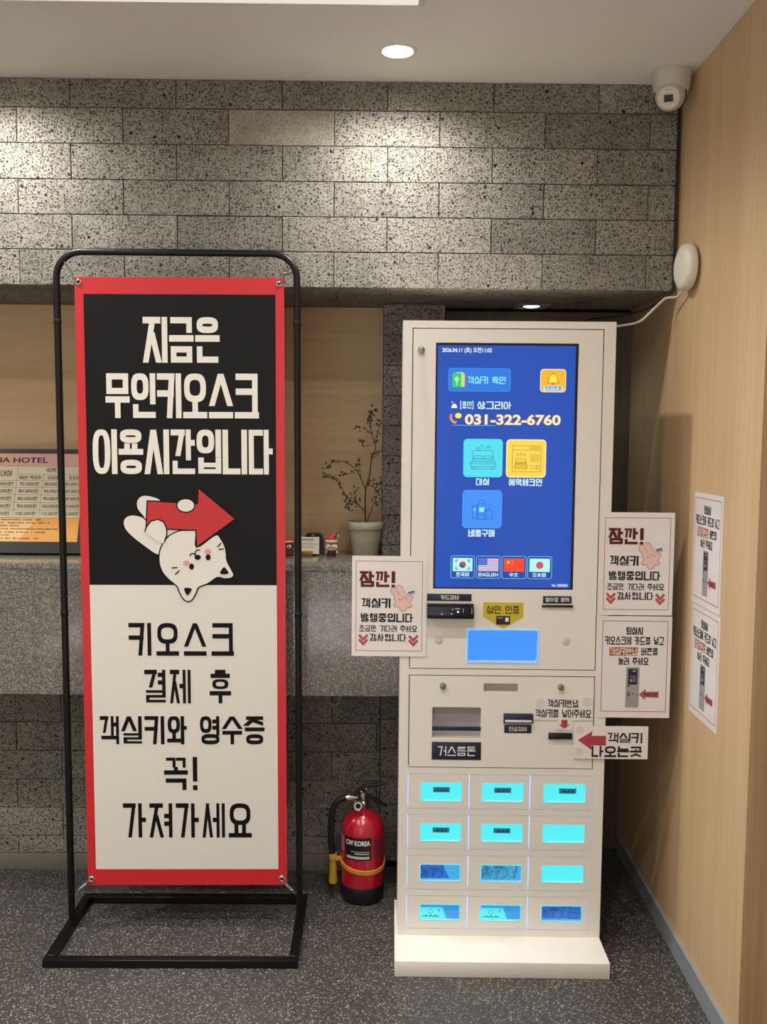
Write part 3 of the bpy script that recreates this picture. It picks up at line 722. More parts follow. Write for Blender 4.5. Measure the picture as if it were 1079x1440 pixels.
srib('bed_icon', bedlines(.221, 1.322, 1.0)+[diamond(.208, 1.3735, .005), diamond(.235, 1.379, .0045), diamond(.217, 1.381, .0015), diamond(.2245, 1.376, .0012)], .0011, sE('bed_line', '1a6e86', .8), 3)
win = [([(.298, 1.314), (.373, 1.314), (.373, 1.382), (.298, 1.382)], True), ([(.298, 1.371), (.373, 1.371)], False)]
for k in range(3): win.append((ell(.347+k*.009, 1.3765, .0033, .0033, 10), True))
for k in range(5): win.append(([(.345, 1.358-k*.0042), (.369, 1.358-k*.0042)], False))
win += [(rrect(.347, .362, 1.323, 1.330, .001), True), (ell(.3655, 1.3255, .0045, .005, 10), True)]
win += bedlines(.3205, 1.323, .52)+[(ell(.3205+q, 1.36+abs(q)*-.15, .0028, .0028, 8), True) for q in (-.009, 0, .009)]
srib('booking_icon', win, .0010, sE('mustard_line', '8a6a12', .8), 3)
g = [(rrect(.195, .2075, 1.189, 1.224, .001), True), (rrect(.2085, .232, 1.187, 1.228, .003), True), (rrect(.213, .227, 1.228, 1.238, .002), True), (rrect(.228, .248, 1.189, 1.212, .002), True), ([(.238, 1.212), (.245, 1.232)], False), ([(.2085, 1.2), (.232, 1.2)], False)]
srib('goods_icon', g, .0011, sE('navy_line', '1c56b8', .8), 3)
sflat('goods_icon', rrect(.213, .226, 1.207, 1.219, .001), sE('text_cyan', '8fe6ff'), 3); sflat('goods_icon', ell(.201, 1.213, .0028, .0028, 10), sE('text_cyan', '8fe6ff'), 3)
shan('대실', (.2033, 1.2775, .2377, 1.2955), sW); shan('예약체크인', (.2898, 1.2770, .3771, 1.2955), sW); shan('비품구매', (.1853, 1.1412, .2552, 1.1600), sW)
FL = [(.1399, .2032), (.2075, .2721), (.2755, .3403), (.3436, .4085)]
for k, (a, b) in enumerate(FL):
    z0, z1 = 1.0295, 1.0903
    sflat('flag_button_rim', rrect(a, b, z0, z1, .006), sE('flag_rim', '86c8ff'), 0)
    sflat('flag_button', rrect(a+.0013, b-.0013, z0+.0013, z1-.0013, .005), sE('flag_back', '164aa0'), 1)
    fa, fb, fc, fd = a+.0055, b-.0055, 1.0485, 1.0840; cx, cz = (fa+fb)/2, (fc+fd)/2
    P = rrect(fa, fb, fc, fd, .0005, 1)
    sflat('flag', P, [sE('flag_pale', 'b6f4f8'), sE('flag_white', 'd6dcf6'), sE('flag_red', 'f2452b'), sE('flag_pale', 'b6f4f8')][k], 2)
    if k == 0:
        sflat('flag', ell(cx, cz, .0088, .0088), sE('taeguk_red', 'd8434a'), 3)
        sflat('flag', [p for p in ell(cx, cz, .0088, .0088, 28, -.45) if True][14:]+[], sE('taeguk_blue', '2a3f9c'), 4)
        for sx, sz in ((-1, 1), (1, 1), (-1, -1), (1, -1)):
            ax, az = cx+sx*.0165, cz+sz*.0105; dx, dz = .0026*sz*1.0, .0032*sx*-1.0
            srib('flag', [([(ax-dx*1.1+q*sx*.0018, az+dz*-1.1+q*sz*.0022*.8), (ax+dx*1.1+q*sx*.0018, az+dz*1.1+q*sz*.0022*.8)], False) for q in (-1, 0, 1)], .0012, sE('flag_teal', '1e5560', .8), 3)
    if k == 1:
        for q in range(7): zz = fd-(fd-fc)*(q*2+.5)/13; srib('flag', [([(fa, zz), (fb, zz)], False)], (fd-fc)/13, sE('stripe', 'b487b0'), 3)
        sflat('flag', rrect(fa, fa+(fb-fa)*.45, fd-(fd-fc)*.54, fd, .0003, 1), sE('canton', '4673c8'), 4)
    if k == 2:
        def star(x_, z_, r_): return [(x_+(r_ if j % 2 == 0 else r_*.4)*math.sin(j*PI/5), z_+(r_ if j % 2 == 0 else r_*.4)*math.cos(j*PI/5)) for j in range(10)]
        sflat('flag', star(fa+.0115, fd-.0105, .0062), sE('star', 'ffd34a'), 3)
        for q in ((.021, .005), (.0235, .009), (.0235, .0135), (.021, .0175)): sflat('flag', star(fa+q[0], fd-q[1], .0019), sE('star', 'ffd34a'), 3)
    if k == 3: sflat('flag', ell(cx, cz, .0098, .0098), sE('sun_red', 'd94a63'), 3)
    c = (.5*(a+b))
    if k == 0: shan('한국어', (c-.017, 1.0345, c+.017, 1.0455), sW)
    else: sfont(['', 'ENGLISH', '中文', '日本語'][k], [0, (c-.026, 1.035, c+.026, 1.045), (c-.0115, 1.0345, c+.0115, 1.046), (c-.0175, 1.0345, c+.0175, 1.046)][k], sW, bold=.02)
sfont('Ver. 20250201', (.4087, 1.0093, .4511, 1.0163), sW2, bold=.02)
# labels, reader, slots on the upper door
def kpart(name, c, m, bev=0, parent=None): return box(name, c, m, parent or kiosk, bev)
p = kpart('card_label', (.078, .196, -.0026, -.0011, .9695, .9885), NAVY, .0003); 
def on(parent, o): o.matrix_parent_inverse = Matrix.Translation(parent.location).inverted(); return o
on(p, hangul('lettering', '카드결제', .114, .9735, .162, .9845, INK_W, p, -.0030, th=.1, tv=.13))
p = kpart('receipt_label', (.3855, .4612, -.0026, -.0011, .9655, .9852), NAVY, .0003)
on(p, hangul('lettering', '영수증 출력', .3925, .9698, .4545, .9812, INK_W, p, -.0030, th=.1, tv=.13))
kpart('receipt_slot', (.3825, .4655, -.0065, -.0011, .9555, .9615), BLACK, .001)
rd = kpart('card_reader', (.0775, .2010, -.032, -.0011, .9265, .9595), mat('reader_black', '0d1020', .25), .003)
on(rd, box('top_lip', (.0772, .2015, -.018, -.0012, .9598, .9632), BLACK, rd, .001))
on(rd, box('indicator_light', (.1565, .1605, -.0328, -.0318, .944, .948), emis('indicator_cyan', '7ffff0', 3), rd))
for q, zz in ((.115, .938), (.1405, .939), (.143, .951)): on(rd, box('mark', (q, q+.003, -.0325, -.0318, zz, zz+.003), INK_W, rd))
on(rd, box('mark', (.151, .164, -.0325, -.0318, .9535, .955), INK_W, rd)); on(rd, box('mark', (.171, .173, -.0325, -.0318, .944, .955), MC['emblem_grey'], rd)); on(rd, box('mark', (.194, .196, -.0325, -.0318, .941, .956), MC['emblem_grey'], rd))
YB = mat('yellow_sticker', 'c9b52c', .45)
p = slab('age_check_sticker', [(.2275, .967), (.2275, .9275), (.2805, .8965), (.3340, .9275), (.3340, .967)], YB, kiosk, -.0018, -.0009)
hangul('lettering', '성인 인증', .2365, .9365, .3235, .9575, mat('brown_print', '2a2512', .5), p, -.0022, th=.11, tv=.13, gap=.12)
q = slab('card_pictogram', rrect(.2625, .2995, .9075, .9305, .002), BLACK, kiosk, -.0026, -.0018)
flat('chip', rrect(.2865, .2955, .9155, .9265, .001), INK_W, q, -.0030); flat('stripe', rrect(.2655, .2800, .924, .9265, .0005), MC['emblem_grey'], q, -.0030)
for uu in (.1104, .4492):
    sp = lathe('speaker_grille', [(0, .0004), (.0112, .0004), (.0118, 0)], mat('grille_rim', 'dad6cc', .4), kiosk, 28, (uu, -.0011, .8635), (PI/2, 0, 0))
    bm = bmesh.new()
    for rr_, nn in ((.0095, 16), (.0062, 10), (.003, 5)):
        for k in range(nn):
            a = 2*PI*k/nn; poly_bm(bm, ell(uu+rr_*math.cos(a), .8635+rr_*math.sin(a), .0007, .0007, 6), -.0019)
    link('speaker_holes', bm, GROOVE, kiosk)
# lower door
bm = bmesh.new()
ring_plate_bm(bm, (.0345, .5272, .6975, .7665), (.2325, .3245, .7235, .7475), .001, -.001, .02)
ring_plate_bm(bm, (.0345, .2500, .517, .6975), (.0955, .2265, .5935, .6815), .004, -.001, .02)
bx(bm, .2500, .5272, -.001, .02, .517, .6975)
bmesh.ops.remove_doubles(bm, verts=bm.verts[:], dist=1e-6)
ldoor = link('lower_door', bm, WHITE, kiosk)
bm = bmesh.new(); bx(bm, .230, .327, .0205, .0235, .72, .75); link('handle_recess', bm, WHITE_IN, ldoor)
bm = bmesh.new(); bx(bm, .093, .229, .0205, .0235, .591, .684); link('coin_tray_back', bm, mat('tray_grey', 'a29fa0', .45), ldoor)
bm = bmesh.new(); bx(bm, .0956, .2264, -.004, .0, .6175, .6285); bevel(bm, .0008, 1); link('coin_tray_bar', bm, NAVY, ldoor, True)
bm = bmesh.new(); bx(bm, .0956, .2264, .0, .0205, .5937, .5965); link('coin_tray_ledge', bm, WHITE, ldoor)
for uu in (.1230, .4383):
    lathe('lock', [(0, .009), (.0038, .009), (.004, .0095), (.0078, .0085), (.0085, 0)], METAL, ldoor, 24, (uu, -.001, .740), (PI/2, 0, 0))
p = kpart('coin_label', (.0955, .2280, -.0026, -.0011, .5375, .5860), NAVY, .0003)
on(p, hangul('lettering', '거스름돈', .1115, .5485, .2135, .5745, INK_W, p, -.0030, th=.095, tv=.12, gap=.12))
p = kpart('bill_slot', (.2865, .3652, -.009, -.0011, .6405, .6668), NAVY, .0012)
on(p, box('slot_lip', (.2905, .3612, -.0125, -.009, .6445, .6505), mat('lip_white', 'd0d2d8', .3), p, .0008))
p = kpart('cash_label', (.2892, .3620, -.0026, -.0011, .6130, .6355), NAVY, .0003)
on(p, hangul('lettering', '현금결제', .3015, .6185, .3495, .6300, INK_W, p, -.0030, th=.1, tv=.13))
kpart('key_slot', (.4078, .4712, -.009, -.0011, .5985, .6155), BLACK, .0015)
# lockers
CYAN = emis('locker_light_cyan', '5bf0f2', 1.25); CYAN_D = emis('locker_light_dim', '46bdf4', 1.0); LEAK = emis('locker_glow_strip', '7fa4ff', 2.4)
cols = [(.0337, .1970), (.1996, .3610), (.3638, .5283)]; rws = [(.4022, .4950), (.2892, .3820), (.1752, .2680), (.0645, .1545)]
wins = [(.0690, .1765), (.2345, .3430), (.4010, .5105)]; wz = [(.4225, .4715), (.3105, .3580), (.1985, .2440), (.0875, .1310)]
bm = bmesh.new()
for (a, b) in zs_open[2:]: bx(bm, .0322, .5298, .024, .0296, a, b)
link('locker_light_strip', bm, LEAK, kiosk)
DULL = translucent('bag_blue', 'ccd2fa', .95, 45); POUCH = translucent('pouch_light', 'f2ffff', .95, 40); CARDT = translucent('card_pale', 'f4ffff', .97); CARDM = translucent('label_grey_blue', '9fb6c4', .7); GLOW_DIM = translucent('dimmed_glow_blue', 'c0cdf4', .97)
content = {(0, 0): 'tag', (0, 1): 'tag', (0, 2): 'tagr', (1, 0): 'tag', (1, 1): 'tag', (2, 0): 'bag', (2, 1): 'paper', (3, 0): 'card', (3, 1): 'card', (3, 2): 'bag2'}
for r in range(4):
    for c in range(3):
        a, b = cols[c]; z0, z1 = rws[r]; wa, wb = wins[c]; za, zb = wz[r]
        bm = bmesh.new(); ring_plate_bm(bm, (0, b-a, 0, z1-z0), (wa-a, wb-a, za-z0, zb-z0), .0045, 0, .006)
        dr = link('locker_door', bm, WHITE, kiosk, loc=(a, -.0005, z0))
        bm = bmesh.new(); ring_plate_bm(bm, (wa-a-.0018, wb-a+.0018, za-z0-.0018, zb-z0+.0018), (wa-a+.0003, wb-a-.0003, za-z0+.0003, zb-z0-.0003), .0035, -.001, -.0001); link('window_rim', bm, emis('rim_cyan', '74e6f4', .9), dr)
        bm = bmesh.new(); bx(bm, wa-a-.002, wb-a+.002, .0061, .0067, za-z0-.002, zb-z0+.002); link('window_pane', bm, PANE, dr)
        k = content.get((r, c))
        bm = bmesh.new(); bx(bm, wa-a-.007, wb-a+.007, .0130, .0150, za-z0-.008, zb-z0+.008)
        link('lit_back_panel', bm, CYAN_D if k in ('bag', 'paper', 'bag2') else CYAN, dr)
        W, Hh = wb-wa, zb-za; x0, zz0 = wa-a, za-z0
        where = ['top', 'second', 'third', 'bottom'][r]+' row, '+['left', 'middle', 'right'][c]+' locker'
        def loc_obj(o, label, cat, group=None):
            o.parent = None; o.location = kiosk.matrix_basis @ Vector((a, -.0005, z0)) if False else Vector((kx, ky, 0))+Matrix.Rotation(rad(-1), 3, 'Z') @ Vector((a, -.0005, z0)); o.rotation_euler = (0, 0, rad(-1))
            tag(o, label, cat, group)
        if k in ('tag', 'tagr'):
            o_ = .3 if k == 'tag' else .38
            bm = bmesh.new(); bx(bm, x0+W*o_, x0+W*(o_+.42), .0085, .0105, zz0+Hh*.42, zz0+Hh*.7); o = link('key_tag', bm, CARDM)
            bm = bmesh.new()
            for q in range(6): bx(bm, x0+W*(o_+.05+q*.055), x0+W*(o_+.085+q*.055), .0079, .0083, zz0+Hh*.49, zz0+Hh*(.56+.06*(q % 2)))
            link('print', bm, mat('tag_print', '173a52', .6), o)
            loc_obj(o, 'grey-blue printed tag behind the window of the '+where, 'tag', 'printed tags in the lockers')
        elif k == 'card':
            o = slab('key_card', [(x0+W*.02, zz0+Hh*.12), (x0+W*.68, zz0+Hh*.03), (x0+W*.56, zz0+Hh*.70), (x0+W*.02, zz0+Hh*.70)], CARDT, None, .0085, .0095)
            bm = bmesh.new()
            for q in range(7): bx(bm, x0+W*(.08+q*.06), x0+W*(.12+q*.06), .0079, .0083, zz0+Hh*.12, zz0+Hh*(.18+.05*(q % 2)))
            ribbon_bm(bm, ell(x0+W*.27, zz0+Hh*.45, W*.06, Hh*.13, 14), .0009, .0082, True); bx(bm, x0+W*.48, x0+W*.5, .0079, .0083, zz0+Hh*.45, zz0+Hh*.62)
            link('print', bm, MC['tag_print'], o)
            slab('added_glow_dimmer', [(x0+W*.02, zz0+Hh*.71), (x0+W*.57, zz0+Hh*.71), (x0+W*.69, zz0-.001), (x0+W+.001, zz0-.001), (x0+W+.001, zz0+Hh+.001), (x0+W*.02, zz0+Hh+.001)], GLOW_DIM, dr, .0108, .0116)  # added translucent sheet, tones down the panel glow around the card
            loc_obj(o, 'pale card packet behind the window of the '+where, 'card', 'card packets in the lockers')
        elif k:
            P = {'bag': [(0, .1), (.74, .1), (.56, .95), (0, .98)], 'paper': [(.02, .15), (.86, .1), (.97, .5), (.9, .93), (.1, .95)], 'bag2': [(0, .03), (1, .05), (1, .97), (.45, .9), (.2, .8), (0, .45)]}[k]
            bm = bmesh.new(); nx, nz = 16, 8
            # crumpled sheet clipped to the outline by scaling rows
            xs_l = [p_[0] for p_ in P]; rnd = random.Random(r*5+c)
            grid = [[None]*(nz+1) for _ in range(nx+1)]
            for i in range(nx+1):
                for j in range(nz+1):
                    t_ = j/nz; left = 0.0; right = P[1][0]+(P[2][0]-P[1][0])*t_; lo_, hi_ = .06, .95
                    u_ = left+(right-left)*i/nx
                    grid[i][j] = bm.verts.new((x0+W*(.01+.98*u_), .0098+rnd.uniform(-.0016, .0010), zz0+Hh*(lo_+(hi_-lo_)*t_)))
            for i in range(nx):
                for j in range(nz): bm.faces.new((grid[i][j], grid[i+1][j], grid[i+1][j+1], grid[i][j+1]))
            o = link('plastic_pouch', bm, DULL if k != 'paper' else POUCH, None)
            m_ = o.modifiers.new('thick', 'SOLIDIFY'); m_.thickness = .001
            loc_obj(o, {'bag': 'dark blue crumpled pouch in the ', 'paper': 'light blue crinkled pouch in the ', 'bag2': 'blue patterned pouch filling the '}[k]+where, 'pouch')

# ================================================================== SIGNS ON THE KIOSK AND WALL
def sheet(name, w_, h_, loc, rz, label, group=None, th=.0012, rot=None, cat='notice'):
    P = [(0, 0), (w_, 0), (w_, h_), (0, h_)]
    t = empty(name, loc, label, cat, group, rot=rot or (0, 0, rz))
    slab('paper', P, PAPER, t, 0, th); return t
def border(t, w_, h_, a, b, c, d, wd, m):
    bm = bmesh.new(); ribbon_bm(bm, [(w_*a, h_*c), (w_*b, h_*c), (w_*b, h_*d), (w_*a, h_*d)], wd, -.0003, True); link('border', bm, m, t)
def HB(t, w_, h_, text, a, b, c, d, m=None, y=-.0003, **kw):
    # fractions measured from the sheet's top left corner
    if m is None: kw['th'] = kw.get('th', .12)*1.12; kw['tv'] = kw.get('tv', .16)*1.16
    return hangul('lettering', text, w_*a, h_*(1-d), w_*b, h_*(1-c), m or INK, t, y, **kw)
def rabbit(t, w_, h_):
    def M(P): return [(w_*(x-108)/695, h_*(1-(y-130)/965)) for x, y in P]
    body = smooth_curve(M([(470, 470), (474, 440), (495, 431), (515, 440), (530, 415), (553, 408), (578, 428), (598, 475), (622, 500), (648, 512), (672, 510), (680, 528), (652, 572), (669, 597), (660, 618), (625, 622), (610, 650), (585, 659), (563, 650), (548, 619), (512, 618), (498, 600), (512, 582), (524, 572), (502, 545), (502, 512), (482, 492)]), 3)
    flat('rabbit_print', body, mat('rabbit_pink', 'e9c3bf', .5), t, -.0003)
    bm = bmesh.new(); ribbon_bm(bm, body, w_*.006, -.0005, True); ribbon_bm(bm, M([(522, 452), (538, 478), (556, 505)]), w_*.005, -.0005)
    for cx, cy in ((548, 546), (586, 524)): ribbon_bm(bm, M([(cx-6, cy), (cx+6, cy-3)]), w_*.011, -.0005)
    ribbon_bm(bm, M([(556, 548), (566, 552), (572, 542), (582, 541)]), w_*.005, -.0005)
    link('rabbit_outline', bm, mat('rabbit_line', '7d5a58', .5), t)
    flat('rabbit_cheek', M([(605, 520), (628, 528), (622, 545), (600, 535)]), mat('cheek_orange', 'd99a7c', .5), t, -.0005)
    flat('card_print', M([(628, 475), (690, 458), (697, 490), (640, 503)]), mat('card_grey', '8fa3b8', .5), t, -.0006); flat('card_stripe', M([(628, 475), (690, 458), (692, 470), (631, 486)]), mat('card_dark', '3a4456', .5), t, -.0008)
    bm = bmesh.new()
    for a in range(-30, 181, 30):
        c_, s_ = math.cos(rad(a)), math.sin(rad(a)); ribbon_bm(bm, M([(663+c_*48, 470-s_*42), (663+c_*66, 470-s_*60)]), w_*.004, -.0004)
    link('shine_rays', bm, mat('ray_tan', 'b8ad98', .5), t)
def chevrons(t, w_, h_, cx, cz):
    bm = bmesh.new()
    for k in (0, .045): ribbon_bm(bm, [(w_*(cx-.058), h_*(1-cz+.018-k)), (w_*cx, h_*(1-cz-.028-k)), (w_*(cx+.058), h_*(1-cz+.018-k))], w_*.035, -.0003)
    link('chevrons', bm, mat('chevron_red', 'b3504e', .5), t)
def poster_wait(w_, h_, loc, rz, label, group, rot=None):
    t = sheet('wait_notice', w_, h_, loc, rz, label, group, rot=rot)
    border(t, w_, h_, .055, .945, .055, .948, .0015, PINKLINE)
    HB(t, w_, h_, '잠깐!', .100, .595, .150, .310, INK_RED, -.00025, th=.15, tv=.21, gap=.06)
    HB(t, w_, h_, '잠깐!', .108, .590, .156, .305, INK_MAROON, -.0008, th=.115, tv=.165, gap=.06)
    HB(t, w_, h_, '객실키', .125, .520, .42, .516, th=.115, tv=.17)
    HB(t, w_, h_, '발행중입니다', .118, .825, .570, .658, th=.125, tv=.165)
    HB(t, w_, h_, '조금만 기다려 주세요', .100, .880, .690, .753, th=.105, tv=.14)
    HB(t, w_, h_, '감사합니다', .242, .738, .776, .848, th=.11, tv=.15)
    chevrons(t, w_, h_, .155, .805); chevrons(t, w_, h_, .83, .81); rabbit(t, w_, h_); return t
def poster_return(w_, h_, loc, rz, label, group, rot=None):
    t = sheet('checkout_notice', w_, h_, loc, rz, label, group, rot=rot)
    border(t, w_, h_, .048, .945, .062, .953, .0018, PINKLINE)
    HB(t, w_, h_, '퇴실시', .370, .600, .107, .182, th=.12, tv=.17)
    HB(t, w_, h_, '키오스크에 카드를 넣고', .080, .895, .200, .280, th=.115, tv=.155)
    flat('red_band', [(w_*.148, h_*.612), (w_*.537, h_*.612), (w_*.537, h_*.695), (w_*.148, h_*.695)], mat('band_red', 'a84548', .5), t, -.0003)
    HB(t, w_, h_, '객실키반납', .155, .530, .312, .382, INK_W, -.0006, th=.1, tv=.13)
    HB(t, w_, h_, '버튼을', .585, .815, .308, .382, th=.115, tv=.16)
    HB(t, w_, h_, '눌러 주세요', .275, .690, .405, .478, th=.115, tv=.16)
    R = lambda a, b, c, d: [(w_*a, h_*(1-d)), (w_*b, h_*(1-d)), (w_*b, h_*(1-c)), (w_*a, h_*(1-c))]
    kx0 = .385
    flat('kiosk_picture', R(kx0, kx0+.185, .500, .900), mat('pic_grey', '9b9a9c', .5), t, -.0003)
    flat('kiosk_picture', R(kx0+.028, kx0+.158, .515, .672), mat('pic_navy', '1c2233', .5), t, -.0005)
    flat('kiosk_picture', R(kx0+.055, kx0+.09, .615, .645), mat('pic_pink', 'b07a86', .5), t, -.0007); flat('kiosk_picture', R(kx0+.1, kx0+.135, .605, .645), mat('pic_blue', '5c79b0', .5), t, -.0007)
    flat('kiosk_picture', R(kx0+.055, kx0+.135, .585, .598), MC['pic_blue'], t, -.0007); flat('kiosk_picture', R(kx0+.09, kx0+.135, .53, .543), MC['emblem_grey'], t, -.0007)
    flat('kiosk_picture', R(kx0+.02, kx0+.06, .680, .692), BLACK, t, -.0005)
    for q in range(3): flat('kiosk_picture', R(kx0+.02, kx0+.065, .752+q*.013, .759+q*.013), BLACK, t, -.0005)
    flat('kiosk_picture', R(kx0+.095, kx0+.115, .757, .767), BLACK, t, -.0005); flat('kiosk_picture', R(kx0+.14, kx0+.165, .770, .777), BLACK, t, -.0005)
    for q in range(3): flat('kiosk_picture', R(kx0+.02, kx0+.165, .822+q*.027, .8245+q*.027), mat('pic_line', '7f7e82', .5), t, -.0005)
    flat('red_arrow', [(w_*x_, h_*(1-z_)) for x_, z_ in ((.565, .768), (.665, .712), (.662, .742), (.845, .738), (.843, .800), (.660, .796), (.66, .825))], mat('arrow_rose', 'b8585a', .5), t, -.0003)
    HB(t, w_, h_, '키넣는곳', .625, .825, .752, .786, INK, -.0006, th=.1, tv=.14)
    return t
def kloc(u, z, v=-.0025):
    q_ = Matrix.Rotation(rad(-1), 3, 'Z') @ Vector((u, v, z)); return (kx+q_.x, ky+q_.y, q_.z)
poster_wait(.1975, .2695, kloc(-.1215, .8190, -.0040), rad(-1), 'white notice with pink rabbit stuck over the left edge of the kiosk', 'wait notices')
poster_wait(.193, .2735, kloc(.5345, .9365, -.0040), rad(-1), 'white notice with pink rabbit at the upper right edge of the kiosk', 'wait notices')
poster_return(.1925, .2750, kloc(.537, .6585), rad(-1.0), 'white checkout notice below the rabbit notice on the right kiosk edge', 'checkout notices')
RW = rad(-90.67)
for zz, yy, lb in ((.9825, 2.460, 'upper of the two white checkout notices on the wood wall'), (.694, 2.452, 'lower of the two white checkout notices on the wood wall')):
    poster_return(.213, .2855, (wallx(yy)-.0015, yy, zz), 0, lb, 'checkout notices', rot=(0, 0, RW))
# key return note with its arrow flap
t = empty('key_return_note', kloc(.3675, .6500, -.0035), 'small paper note with red arrow above the black key slot', 'notice', rz=rad(-1))
slab('paper', [(0, 0), (.0610, 0), (.0610, -.0262), (.1045, -.0262), (.1045, 0), (.1575, 0), (.1575, .0625), (0, .0625)][::-1], PAPER, t, 0, .001)
hangul('lettering', '객실키반납', .0365, .0350, .1185, .0560, INK, t, -.0003, th=.12, tv=.17)
hangul('lettering', '객실키를 넣어주세요', .0040, .0070, .1530, .0290, INK, t, -.0003, th=.12, tv=.16)
flat('red_arrow', [(.0825, -.0235), (.0675, -.0120), (.0745, -.0120), (.0745, .0010), (.0905, .0010), (.0905, -.0120), (.0975, -.0120)], mat('arrow_crimson', 'ab3c4e', .5), t, -.0004)
for q in (.0175, .142): flat('tape_disc', ell(q, .044 if q < .1 else .05, .013, .013), mat('tape_pale', 'd8d4d1', .35), t, -.0002)
t = empty('key_exit_note', kloc(.4758, .5460, -.0060), 'white note with red left arrow beside the key slot, sticking out past the kiosk', 'notice', rz=rad(-1))
slab('paper', [(0, 0), (.1985, .0000), (.1985, .0900), (0, .0895)], PAPER, t, 0, .001)
flat('red_arrow', [(.0105, .0510), (.0500, .0760), (.0470, .0630), (.0860, .0630), (.0860, .0360), (.0470, .0370), (.0500, .0230)], MC['arrow_crimson'], t, -.0004)
hangul('lettering', '객실키', .0900, .0440, .1830, .0720, INK, t, -.0003, th=.13, tv=.14, gap=.08)
hangul('lettering', '나오는곳', .0480, .0050, .1830, .0350, INK, t, -.0003, th=.16, tv=.15, gap=.06)
for q in (.078, .018): flat('tape_disc', ell(.016, q, .011, .011), MC['tape_pale'], t, -.0002)

# ================================================================== BANNER AND ITS STAND
st = empty('banner_stand', (-.53, 2.624, 0), 'black tubular metal stand holding the tall red banner', 'banner stand')
X0, X1 = -.8565+.53, -.2070+.53; ZT = 1.893; rr = .068
def lean(P): return [(x-.0050*z, y, z) for x, y, z in P]
P = [(X0, 0, .02)]+[(X0, 0, .02+(ZT-rr-.02)*k/6) for k in range(1, 7)]
for k in range(1, 8): a = PI-(PI/2)*k/8; P.append((X0+rr+rr*math.cos(a), 0, ZT-rr+rr*math.sin(a)))
for k in range(0, 9): P.append((X0+rr+(X1-X0-2*rr)*k/8, 0, ZT+.0*k))
for k in range(1, 9): a = PI/2-(PI/2)*k/8; P.append((X1-rr+rr*math.cos(a), 0, ZT-rr+rr*math.sin(a)))
P += [(X1, 0, .02+(ZT-rr-.02)*k/6) for k in range(5, -1, -1)]
tube('upright_frame', lean(P), .0095, BLACKMETAL, st, 14)
for X in (X0, X1):
    for z in (.9, 1.7): lathe('joint_collar', [(.0098, 0), (.0106, .001), (.0106, .012), (.0098, .013)], BLACKMETAL, st, 16, (X-.005*z, 0, z))
bm = bmesh.new()
bx(bm, X0-.012, X1+.012, -.213, -.188, 0, .022); bx(bm, X0-.012, X1+.012, .132, .157, 0, .022)
bx(bm, X0-.012, X0+.013, -.188, .132, 0, .022); bx(bm, X1-.013, X1+.012, -.188, .132, 0, .022)
bevel(bm, .0015, 1); link('base_frame', bm, BLACKMETAL, st, True)
BX = -.53
ban = empty('banner', (BX, 2.617, 0), 'tall red-bordered vinyl banner with cat print and large Korean lettering', 'banner', rot=(0, rad(-.286), 0))
def bxm(x): return x-BX
bu0, bu1, bz0, bz1 = bxm(-.8062), bxm(-.2415), .128, 1.8262
BRED = mat('banner_red', 'c8262e', .38, bump=.25, vscale=5); BBLK = mat('banner_black', '08080b', .5, spec=.25, bump=.25, vscale=5); BWHT = mat('banner_white', 'dedbd3', .4, bump=.25, vscale=5)
bm = bmesh.new(); nx, nz = 8, 24; gr = []
def bow(x, z): return .0028*math.sin(PI*(z-bz0)/(bz1-bz0)*3)*0+0
bx(bm, bu0, bu1, 0, .0012, bz0, bz1); link('vinyl_sheet', bm, BRED, ban)
iu0, iu1 = bxm(-.7828), bxm(-.2660); iz0, izm, iz1 = .1748, .9885, 1.7813
flat('black_field', [(iu0, izm), (iu1, izm), (iu1+.001, iz1), (iu0, iz1)], BBLK, ban, -.0005)
flat('white_field', [(iu0, iz0), (iu1, iz0), (iu1, izm), (iu0, izm)], BWHT, ban, -.0005)
BW = mat('banner_letter_white', 'e8e5dc', .4); BK = mat('banner_letter_black', '08090b', .5, spec=.2)
def BL(text, a, b, m, **kw): hangul('lettering', text, bxm(a[0]), b[1], bxm(b[0]), a[1], m, ban, -.0009, **kw)
BL('지금은', (-.6243, 1.7208), (-.4166, 1.5980), BW, th=.125, tv=.2, gap=.07)
BL('무인키오스크', (-.7288, 1.5695), (-.3118, 1.4483), BW, th=.125, tv=.2, gap=.07)
BL('이용시간입니다', (-.7667, 1.4175), (-.2740, 1.2955), BW, th=.115, tv=.2, gap=.06)
BL('키오스크', (-.6781, .8823), (-.3858, .7901), BK, th=.12, tv=.15, gap=.22)
BL('결제 후', (-.6371, .7503), (-.3950, .6549), BK, th=.115, tv=.155, gap=.18, space=.5)
BL('객실키와 영수증', (-.7642, .6182), (-.3025, .5375), BK, th=.12, tv=.16, gap=.14, space=.38)
BL('꼭!', (-.5857, .5012), (-.4853, .4053), BK, th=.115, tv=.15, gap=.1)
BL('가져가세요', (-.7036, .3672), (-.3405, .2677), BK, th=.115, tv=.15, gap=.14)
